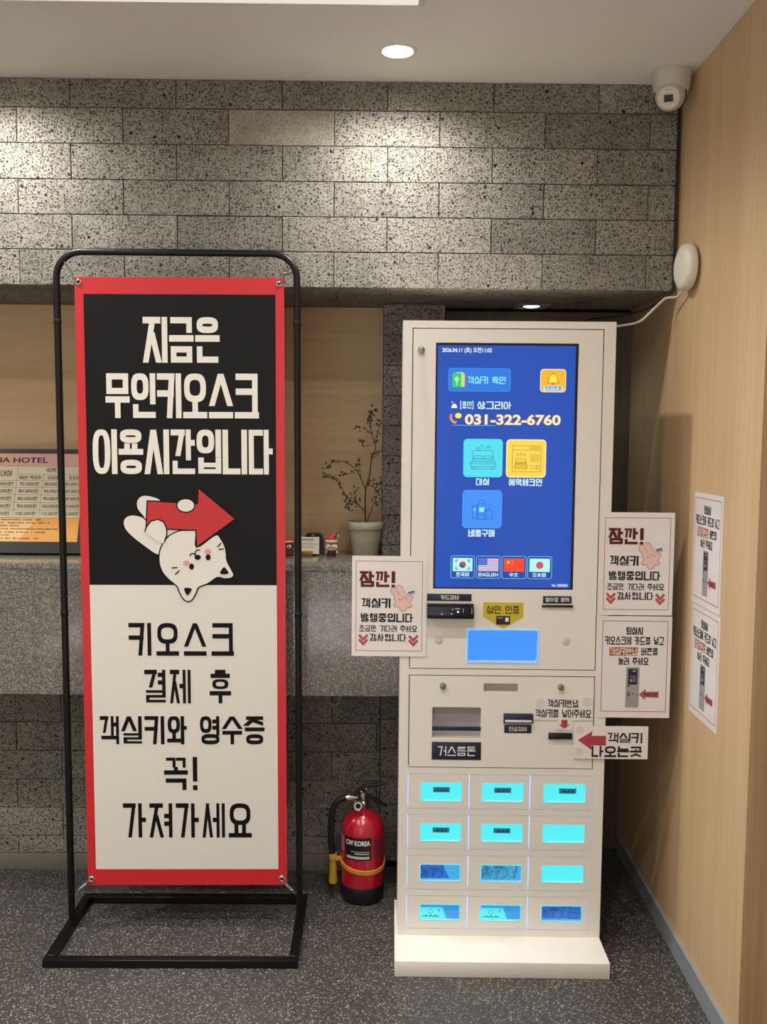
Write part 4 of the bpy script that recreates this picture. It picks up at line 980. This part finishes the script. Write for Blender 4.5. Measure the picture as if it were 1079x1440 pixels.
# cat print
def CM(P): return [(bxm(-.782+(60+x/2.84-124.5)*.001951), .9885+(823-(660+y/2.84))*.001977) for x, y in P]
CATW = mat('cat_white', 'e2dfd7', .4); CRED = mat('arrow_red', 'c02227', .4)
def cshape(name, P, m, k, outline=True, sm=True, ow=.0035):
    Q = smooth_curve(CM(P), 4) if sm else CM(P)
    flat(name, Q, m, ban, -.0012-.0004*k)
    if outline:
        bm = bmesh.new(); ribbon_bm(bm, Q, ow, -.0013-.0004*k, True); link('print_outline', bm, BK, ban)
cshape('cat_leg', [(425, 215), (398, 185), (378, 158), (377, 128), (395, 108), (425, 106), (470, 122), (480, 160), (470, 210)], CATW, 0)
cshape('cat_body', [(490, 300), (462, 343), (400, 305), (350, 265), (326, 235), (322, 207), (338, 188), (366, 183), (400, 192), (420, 210), (470, 240), (560, 240), (560, 290)], CATW, 1)
cshape('red_arrow', [(419, 127), (620, 137), (623, 74), (771, 198), (614, 311), (612, 244), (413, 236)], CRED, 3, sm=False)
cshape('cat_head', [(463, 372), (465, 330), (480, 295), (505, 265), (545, 246), (580, 244), (612, 246), (614, 311), (690, 262), (712, 278), (730, 315), (735, 362), (752, 398), (762, 420), (753, 433), (725, 437), (695, 432), (660, 455), (620, 472), (612, 490), (595, 520), (575, 529), (555, 515), (540, 485), (532, 467), (500, 440), (475, 410)], CATW, 2)
cshape('cat_hand', [(485, 292), (496, 262), (495, 235), (484, 210), (460, 200), (432, 208), (414, 232), (408, 250), (440, 275), (465, 292)], CATW, 5, outline=False)
bm = bmesh.new(); ribbon_bm(bm, CM([(408, 250), (414, 232), (432, 208), (460, 200), (484, 210), (495, 235), (496, 262), (485, 292)]), .0035, -.0036); link('print_outline', bm, BK, ban)
cshape('cat_paw', ell(573, 145, 36, 27), CATW, 4, sm=False)
def cflat(name, P, m, sm=False): flat(name, smooth_curve(CM(P), 3) if sm else CM(P), m, ban, -.0030)
CP = mat('cheek_pink', 'd99a9c', .4)
cflat('cat_ear', [(562, 476), (577, 473), (592, 478), (586, 492), (576, 503), (566, 492)], BK, True); cflat('cat_ear', [(724, 390), (735, 402), (741, 415), (724, 419), (707, 415), (713, 401)], BK, True)
cflat('cat_eye', ell(593, 388, 10, 12), BK); cflat('cat_eye', ell(660, 351, 10, 12), BK); cflat('cat_cheek', ell(573, 374, 13, 11), CP); cflat('cat_cheek', ell(659, 328, 13, 11), CP)
cflat('cat_nose', ell(618, 351, 13, 10), BK)
bm = bmesh.new()
for Q in ([(587, 346), (592, 337), (602, 336), (609, 343), (612, 350)], [(609, 343), (608, 330), (616, 322), (628, 322)], [(513, 394), (537, 392)], [(527, 420), (545, 403)], [(697, 310), (714, 293)], [(703, 320), (724, 317)]):
    ribbon_bm(bm, CM(Q), .0032, -.0032)
link('cat_face_lines', bm, BK, ban)
# grommets
for gx, gz in ((-.7954, 1.8125), (-.2540, 1.8105), (-.7962, .1455), (-.2560, .1460)):
    lathe('grommet', [(.0035, 0), (.0042, .0016), (.006, .0022), (.0085, .0012), (.0092, 0)], CHROME, ban, 24, (bxm(gx), -.0006, gz), (PI/2, 0, 0))
    flat('grommet_hole', ell(bxm(gx), gz, .0036, .0036, 14), BLACK, ban, -.0012)
# spring hooks
SPR = mat('spring_steel', 'c9c7c0', .25, 1.0)
def hook(a, b, label):
    a = Vector(a); b = Vector(b); P = []; n = 60; ax = (b-a).normalized(); s = ax.cross(V(0, 1, 0)).normalized(); y_ = V(0, 1, 0)
    bm = bmesh.new(); c0, c1 = a.lerp(b, .28), a.lerp(b, .72)
    tube_bm(bm, [a, a.lerp(c0, .5)+s*.002, c0], .0016, 6)
    coil = [c0.lerp(c1, k/n)+(s*math.cos(k*.95)+y_*math.sin(k*.95))*.0036 for k in range(n+1)]
    tube_bm(bm, coil, .0013, 5); tube_bm(bm, [c1, c1.lerp(b, .5)+s*.002, b], .0016, 6)
    o = link('spring_hook', bm, SPR, None, True, loc=None)
    for v in o.data.vertices: v.co -= a
    o.location = a; tag(o, label, 'hook', 'spring hooks of the banner')
hook((-.853, 2.622, 1.878), (-.8045, 2.611, 1.8135), 'small steel spring hook at the top left corner of the banner')
hook((-.231, 2.622, 1.870), (-.262, 2.611, 1.8125), 'small steel spring hook at the top right corner of the banner')
hook((-.846, 2.622, .100), (-.797, 2.611, .1455), 'small steel spring hook at the bottom left corner of the banner')
hook((-.217, 2.622, .100), (-.2555, 2.611, .1465), 'small steel spring hook at the bottom right corner of the banner')

# ================================================================== FIRE EXTINGUISHER
ex = empty('fire_extinguisher', (-.030, 2.807, 0), 'red fire extinguisher with black label standing between banner and kiosk', 'extinguisher')
XR_ = mat('extinguisher_red', 'b0142a', .22, coat=.5); XB = mat('extinguisher_black', '0f1015', .5)
R_ = .0655
lathe('cylinder', [(0, .03), (R_-.004, .03), (R_-.001, .034), (R_, .045), (R_, .215), (R_-.003, .234), (R_-.012, .252), (R_-.027, .266), (.026, .274), (.018, .277), (.018, .286), (0, .286)], XR_, ex, 48)
lathe('foot_ring', [(0, 0), (.056, 0), (.060, .004), (R_+.0012, .032), (R_+.0015, .052), (R_+.0005, .055)], XB, ex, 48)
lathe('valve', [(0, .286), (.017, .286), (.0185, .290), (.0185, .3), (.013, .304), (.013, .325), (.010, .33), (0, .33)], METAL, ex, 24)
g = lathe('pressure_gauge', [(0, .008), (.0125, .008), (.0148, .010), (.0158, .008), (.0155, 0), (0, 0)], CHROME, ex, 28, (-.014, -.028, .300), (PI/2, 0, 0))
lathe('gauge_face', [(0, .0088), (.0122, .0088)], mat('gauge_white', 'd9d9d2', .4), g, 24)
b2 = bmesh.new(); poly_bm(b2, ell(0, 0, .008, .008, 20), 0); q = link('gauge_mark', b2, BLACK, g); q.rotation_euler = (-PI/2, 0, 0); q.location = (0, 0, .0092)
tube('carry_handle', [(-.030, -.004, .318), (-.005, -.002, .322), (.02, 0, .315), (.046, .002, .300), (.072, .003, .285)], [.0055, .007, .007, .006, .0045], XB, ex, 10)
tube('squeeze_lever', [(-.026, -.004, .322), (-.010, -.002, .338), (.010, 0, .349), (.04, 0, .352), (.066, 0, .3575)], [.005, .007, .006, .0055, .0045], XB, ex, 10)
ball('safety_pin', (-.004, -.016, .336), .0042, SPR, ex); ball('safety_pin', (.010, -.014, .345), .003, SPR, ex)
tube('hose_fitting', [(-.016, -.008, .314), (-.034, -.010, .3155), (-.052, -.011, .3155)], [.007, .009, .0085], CHROME, ex, 14)
tube('hose', wob([(-.05, -.011, .3155), (-.070, -.012, .310), (-.087, -.012, .288), (-.0945, -.01, .255), (-.0965, -.008, .21), (-.095, -.006, .165), (-.0905, -.005, .135)]), .0095, XB, ex, 12)
tube('hose_nozzle', [(-.0895, -.005, .140), (-.0895, -.005, .132), (-.0895, -.005, .12), (-.089, -.005, .052), (-.089, -.005, .048)], [.011, .0125, .0095, .0135, .0125], mat('nozzle_yellow', 'c9a92c', .45), ex, 16)
bm = bmesh.new(); n = 48; prof = [(R_+.0004, -.007), (R_+.003, -.006), (R_+.0032, .006), (R_+.0004, .007)]
lathe_bm(bm, prof, n, (0, 0, .112))
for v in bm.verts: v.co.z += -.010*(-v.co.y/R_)+.004+(-.006*v.co.x/R_)
link('strap', bm, mat('strap_orange', 'c98a2c', .5), ex, True)
b2 = bmesh.new(); bx(b2, -.100, -.060, -.016, -.004, .120, .132); bevel(b2, .002, 2); link('nozzle_clip', b2, MC['strap_orange'], ex, True)
def curved_label(name, a0, a1, z0, z1, m, off=.0004):
    bm = bmesh.new(); k_ = 30; A = []
    for i in range(k_+1):
        a = rad(a0+(a1-a0)*i/k_); A.append([bm.verts.new(((R_+off)*math.sin(a), -(R_+off)*math.cos(a), z)) for z in (z0, z1)])
    for i in range(k_): bm.faces.new((A[i][0], A[i+1][0], A[i+1][1], A[i][1]))
    return link(name, bm, m, ex, True)
curved_label('label_plate', -50, 24, .143, .212, BLACK)
curved_label('label_side', 30, 62, .150, .205, mat('label_maroon', '7a2030', .5)); curved_label('label_side', -78, -56, .160, .208, mat('label_pinkish', 'a8707a', .5))
def wrap_text(txt, a0, a1, z0, z1, m):
    o = font_text('lettering', txt, 0, z0, 1, z1, m, ex, 0, bold=.03)
    for v in o.data.vertices:
        a = rad(a0+(a1-a0)*v.co.x); v.co = Vector(((R_+.0016)*math.sin(a), -(R_+.0016)*math.cos(a), v.co.z))
wrap_text('CW KOREA', -46, 20, .1885, .204, INK_W)
bm = bmesh.new()
for row, (za, zb, a0, a1) in enumerate(((.148, .156, -44, 18), (.162, .1655, -20, 18), (.169, .171, -30, 16))):
    a = a0
    while a < a1:
        r0 = rad(a); r1 = rad(a+1.9); f = [bm.verts.new(((R_+.0016)*math.sin(r), -(R_+.0016)*math.cos(r), z)) for r, z in ((r0, za), (r1, za), (r1, zb), (r0, zb))]; bm.faces.new(f); a += 3
link('small_print', bm, INK_W, ex)

# ================================================================== THINGS ON THE COUNTER
CT = 1.0302
pot = empty('potted_shrub', (-.030, 2.985, CT), 'thin bare-branched shrub in a white clay pot on the counter', 'plant')
PW = mat('pot_whitewash', 'b3aa95', .75, var=.12, vscale=35, bump=.3)
lathe('pot', [(0, 0), (.0385, 0), (.040, .002), (.0505, .083), (.0555, .083), (.0575, .086), (.0575, .104), (.0565, .106), (.0515, .106), (.050, .095), (0, .095)], PW, pot, 40)
box('saucer_stone', (-.012, .030, -.012, .012, .0955, .103), mat('pale_stone', 'c9c4b4', .7), pot, .002)
lathe('soil', [(0, .0958), (.0498, .0955)], mat('dark_soil', '2e261d', .95), pot, 24)
BR = mat('branch_brown', '3e3227', .85); LF = mat('olive_leaf', '3f4630', .6, var=.3, vscale=40)
cz = 1.0302
def bp(x, z, y=0.0): return (x+.030, y, z-cz)
branches = [
 [bp(-.029, 1.12), bp(-.031, 1.17, -.004), bp(-.030, 1.235, 0), bp(-.018, 1.28, .004), bp(-.012, 1.332, .006), bp(.000, 1.362, .004), bp(-.004, 1.385, 0), bp(-.012, 1.41, 0), bp(-.02, 1.45, .002), bp(-.013, 1.475, 0)],
 [bp(-.03, 1.235), bp(-.045, 1.27, -.008), bp(-.06, 1.298, -.014), bp(-.09, 1.32, -.018), bp(-.118, 1.327, -.02), bp(-.138, 1.318, -.02), bp(-.155, 1.303, -.022)],
 [bp(-.03, 1.165), bp(-.052, 1.188, -.008), bp(-.08, 1.205, -.016), bp(-.10, 1.232, -.02), bp(-.115, 1.26, -.02), bp(-.14, 1.272, -.024), bp(-.158, 1.278, -.02)],
 [bp(-.026, 1.12), bp(-.020, 1.15, .006), bp(-.004, 1.19, .012), bp(.010, 1.225, .014), bp(.022, 1.262, .016)],
 [bp(-.012, 1.332), bp(.008, 1.345, .01), bp(.02, 1.36, .012)],
 [bp(-.012, 1.41), bp(-.035, 1.425, -.004), bp(-.055, 1.43, -.006)],
 [bp(-.004, 1.385), bp(.008, 1.42, .004), bp(.012, 1.445, .006)],
 [bp(-.02, 1.45), bp(-.012, 1.48, 0), bp(-.002, 1.486, 0)],
 [bp(-.012, 1.375), bp(-.035, 1.372, -.006), bp(-.045, 1.385, -.01)],
 [bp(-.004, 1.19), bp(.02, 1.20, .012), bp(.032, 1.215, .014)],
 [bp(-.08, 1.205), bp(-.09, 1.185, -.02), bp(-.08, 1.175, -.024)],
 [bp(-.06, 1.298), bp(-.085, 1.285, -.02), bp(-.105, 1.283, -.02)],
 [bp(-.045, 1.27), bp(-.05, 1.31, -.006), bp(-.048, 1.328, -.004)],
 [bp(.010, 1.225), bp(-.006, 1.245, .016), bp(-.01, 1.262, .016)],
 [bp(-.052, 1.188), bp(-.062, 1.21, -.012), bp(-.06, 1.235, -.012)]]
for k, b_ in enumerate(branches):
    q = wob(b_, 3); n = len(q); r0 = .0024 if k == 0 else (.0017 if k < 4 else .0011)
    tube('branch', q, [r0*(1-.65*i/n) for i in range(n)], BR, pot, 6)
bm = bmesh.new(); rnd = random.Random(3)
def leaf(p, s):
    d_ = Vector((rnd.uniform(-1, 1), rnd.uniform(-.5, .5), rnd.uniform(-.6, 1))).normalized(); sd = d_.cross(Vector((rnd.uniform(-.3, .3), 1, rnd.uniform(-.3, .3)))).normalized()*s*.34
    p = Vector(p); a_ = [p, p+d_*s*.35+sd, p+d_*s*.75+sd*.8, p+d_*s, p+d_*s*.75-sd*.8, p+d_*s*.35-sd]
    bm.faces.new([bm.verts.new(x_) for x_ in a_])
for k, b_ in enumerate(branches):
    q = wob(b_, 4); n = len(q); st_ = .45 if k < 4 else .2
    for i in range(n):
        dense = 3 if i/n > .82 else (1 if i/n > st_ and rnd.random() < (.75 if k else .3) else 0)
        for _ in range(dense): leaf(q[i]+Vector((rnd.uniform(-.008, .008), rnd.uniform(-.006, .006), rnd.uniform(-.006, .008))), rnd.uniform(.007, .0115))
for _ in range(46):
    x_, z_ = rnd.choice(((-.062, 1.197), (-.075, 1.2), (-.085, 1.21), (.0, 1.225), (.01, 1.24)))
    leaf(bp(x_+rnd.uniform(-.018, .018), z_+rnd.uniform(-.02, .016), rnd.uniform(-.015, .01)), rnd.uniform(.006, .010))
tag(link('leaves', bm, LF, pot), kind='stuff')
# santa figure
RED = mat('figure_red', 'b3262b', .45); CREAM = mat('figure_cream', 'd9cfb8', .5); MAR = mat('figure_maroon', '4a1018', .5); SKIN = mat('figure_skin', 'c99a78', .5)
sa = empty('santa_figurine', (-.1345, 2.95, CT), 'small Santa figurine with red hat and cream beard left of the pot', 'figurine')
lathe('body', [(0, 0), (.013, 0), (.0145, .003), (.0155, .012), (.015, .022), (.011, .03), (0, .032)], MAR, sa, 24)
ball('head', (0, 0, .034), .0165, SKIN, sa, (1.15, .95, .95))
ball('beard', (0, -.006, .0275), .0175, CREAM, sa, (1.1, .75, .75)); ball('moustache', (-.005, -.0185, .032), .005, CREAM, sa, (1.3, .6, .7)); ball('moustache', (.005, -.0185, .032), .005, CREAM, sa, (1.3, .6, .7))
ball('nose', (0, -.020, .0365), .0028, RED, sa)
lathe('hat_brim', [(.0165, -.0035), (.0195, -.001), (.0195, .0025), (.0165, .005)], CREAM, sa, 28, (0, 0, .0455))
tube('hat', [(0, 0, .046), (0, 0, .054), (.003, 0, .060), (.010, 0, .0645), (.017, 0, .0655)], [.0175, .0155, .011, .007, .004], RED, sa, 18)
ball('pompom', (.0195, 0, .062), .0036, CREAM, sa)
for s in (-1, 1): ball('hand', (s*.0155, -.004, .012), .0045, CREAM, sa); ball('boot', (s*.007, -.006, .003), .006, MAR, sa, (1, 1.3, .55))
# bear figure, half hidden by the stand
be = empty('bear_figurine', (-.268, 2.95, CT), 'small brown bear figurine with red cap beside the banner edge', 'figurine')
BB = mat('bear_brown', '5c3220', .6)
lathe('body', [(0, 0), (.014, 0), (.016, .005), (.0155, .018), (.010, .027), (0, .03)], BB, be, 24)
ball('head', (0, 0, .033), .0165, BB, be, (1.1, .95, .95)); ball('muzzle', (.002, -.013, .029), .0075, CREAM, be, (1.1, .8, .85)); ball('nose', (.002, -.0195, .031), .0028, BLACK, be, (1.2, .8, .8))
for s in (-1, 1): ball('ear', (s*.014, 0, .044), .005, BB, be); ball('eye', (s*.007, -.0145, .037), .0018, BLACK, be); ball('foot', (s*.008, -.008, .004), .006, BB, be, (1, 1.3, .6))
lathe('cap_brim', [(.015, -.003), (.0175, 0), (.015, .003)], CREAM, be, 24, (0, 0, .044)); lathe('cap', [(.0155, 0), (.0145, .006), (.009, .011), (0, .013)], RED, be, 24, (0, 0, .045))
# card with brass stand
cd_ = empty('name_card', (-.205, 2.945, CT), 'white printed card standing in a brass holder on the counter', 'card')
c_ = slab('card', rrect(-.037, .032, .006, .059, .001, 1), mat('card_white', 'dcd8c8', .5), cd_, 0, .0012)
c_.rotation_euler = (rad(-6), 0, 0)
bm = bmesh.new()
for (a, b, z) in ((-.022, .014, .048), (-.03, .026, .036), (-.03, .012, .026)):
    x = a
    while x < b: poly_bm(bm, [(x, z), (x+.0025, z), (x+.0025, z+(.005 if z > .04 else .0022)), (x, z+(.005 if z > .04 else .0022))], -.0004); x += .0042
link('print', bm, mat('grey_print', '4a463e', .6), c_)
box('brass_holder', (-.0335, .0125, -.016, .010, 0, .0155), mat('brass', 'a07c3e', .35, .8), cd_, .0012)
box('holder_engraving', (-.025, .004, -.0164, -.0159, .004, .0075), mat('brass_dark', '5a4218', .5), cd_)
bk = empty('black_desk_box', (-.188, 2.99, CT), 'rounded black object behind the white card on the counter', 'box')
slab('shell', smooth_curve([(-.032, 0), (-.034, .03), (-.03, .058), (-.022, .066), (0, .0675), (.014, .066), (.022, .058), (.027, .03), (.025, 0)], 4), BLACK, bk, -.012, .02)
box('clip', (-.01, -.002, -.016, -.012, .060, .0635), CHROME, bk)
# price board leaning back
BA = math.atan2(.125, .318)
bd = empty('price_board', (-1.215, 2.915, CT+.0048), 'black framed hotel price board leaning back on the left of the counter', 'board', rot=(-BA, 0, 0))
BH = .3395; bx0, bx1 = -.33, .312
bm = bmesh.new(); ring_plate_bm(bm, (bx0, bx1, 0, BH), (bx0+.012, bx1-.014, .036, BH-.0125), .0005, -.006, .012); bx(bm, bx0+.002, bx1-.002, .004, .012, .002, BH-.002); link('frame', bm, BLACK, bd)
def board_img():
    m = bpy.data.materials.new('board_print'); m.use_nodes = True; nt = m.node_tree; b = nt.nodes['Principled BSDF']; b.inputs['Roughness'].default_value = .4
    tc = nt.nodes.new('ShaderNodeTexCoord'); sp_ = nt.nodes.new('ShaderNodeSeparateXYZ'); nt.links.new(tc.outputs['Object'], sp_.inputs[0])
    mr = nt.nodes.new('ShaderNodeMapRange'); mr.inputs[1].default_value = -.1; mr.inputs[2].default_value = .3; nt.links.new(sp_.outputs[0], mr.inputs[0])
    r = ramp(nt, [(0, lin('e8b070')), (.35, lin('e3a98c')), (.6, lin('d9a3a6')), (1, lin('dfa8a0'))]); nt.links.new(mr.outputs[0], r.inputs[0])
    nt.links.new(r.outputs[0], b.inputs['Base Color']); return m
ia, ib, ic, id_ = bx0+.012, bx1-.014, .036, BH-.0125
flat('print_header', [(ia, .2835), (ib, .2835), (ib, id_), (ia, id_)], board_img(), bd, -.0010)
CR2 = mat('board_cream', 'ddd3b8', .45); AMB = mat('board_amber', 'd99a44', .45); TAN = mat('board_line', '7a5a3c', .5)
flat('print_table', [(ia, .1150), (ib, .1150), (ib, .2835), (ia, .2835)], CR2, bd, -.0010)
flat('print_footer', [(ia, ic), (ib, ic), (ib, .1150), (ia, .1150)], AMB, bd, -.0010)
flat('footer_fade', [(ia, .112), (.165, .112), (.115, .04), (ia, .04)], mat('board_amber_pale', 'e0b77c', .45), bd, -.0013)
bm = bmesh.new()
zr = [.2835, .2565, .2360, .2130, .1890, .1640, .1395, .1150]; xc = [-.13, -.01, .0887, .1700, .2330]
for k, z in enumerate(zr): ribbon_bm(bm, [(ia if k not in (1,) else xc[2], z), (ib, z)], .0009, -.0015)
for k, x in enumerate(xc): ribbon_bm(bm, [(x, .1150), (x, .2835 if k < 3 else .2565)], .0009, -.0015)
link('table_lines', bm, TAN, bd)
font_text('lettering', 'IA HOTEL', .029, .2945, .1797, .3130, INK, bd, -.0016, bold=.02)
DK = mat('board_ink', '2b2418', .5)
hangul('lettering', '대실', .036, .2500, .070, .2690, DK, bd, -.0016, th=.1, tv=.14)
hangul('lettering', '숙박', .177, .2630, .210, .2785, DK, bd, -.0016, th=.1, tv=.14)
hangul('lettering', '일요일', .095, .2405, .121, .2515, DK, bd, -.0016, th=.1, tv=.13); font_text('lettering', '~', .123, .2450, .1275, .2475, DK, bd, -.0016); hangul('lettering', '목요일', .130, .2405, .163, .2515, DK, bd, -.0016, th=.1, tv=.13)
hangul('lettering', '금요일', .186, .2405, .217, .2515, DK, bd, -.0016, th=.1, tv=.13); hangul('lettering', '토요일', .252, .2405, .283, .2515, DK, bd, -.0016, th=.1, tv=.13)
prices = [['40.000', '70.000', '80.000', '90.000'], ['35.000', '80.000', '90.000', '100.000'], ['35.000', '80.000', '90.000', '100.000'], ['40.000', '90.000', '100.000', '110.000'], ['50.000', '100.000', '110.000', '120.000']]
xs_ = [(.000, .080), (.094, .162), (.173, .230), (.237, .294)]
for r in range(5):
    zc_ = (zr[r+2]+zr[r+3])/2
    for c in range(4):
        a, b = xs_[c]; sp2 = (b-a)*.24
        font_text('lettering', prices[r][c], a+.004, zc_-.0055, b-sp2, zc_+.0055, DK, bd, -.0016, bold=.01)
        hangul('lettering', '원', b-sp2+.002, zc_-.0065, b-.002, zc_+.0065, DK, bd, -.0016, th=.1, tv=.13)
bm = bmesh.new(); rnd = random.Random(11)
for k, (z, xe) in enumerate(((.1075, .175), (.0975, .205), (.0885, .11), (.078, .228), (.0675, .19), (.0585, .085), (.048, .178))):
    x = ia+.01
    while x < xe:
        wd = rnd.uniform(.003, .0055)
        if rnd.random() < .84: ribbon_bm(bm, [(x, z), (x+wd, z)], .0045*rnd.uniform(.5, 1), -.0016)
        x += wd+.0018
link('footer_print', bm, DK, bd)
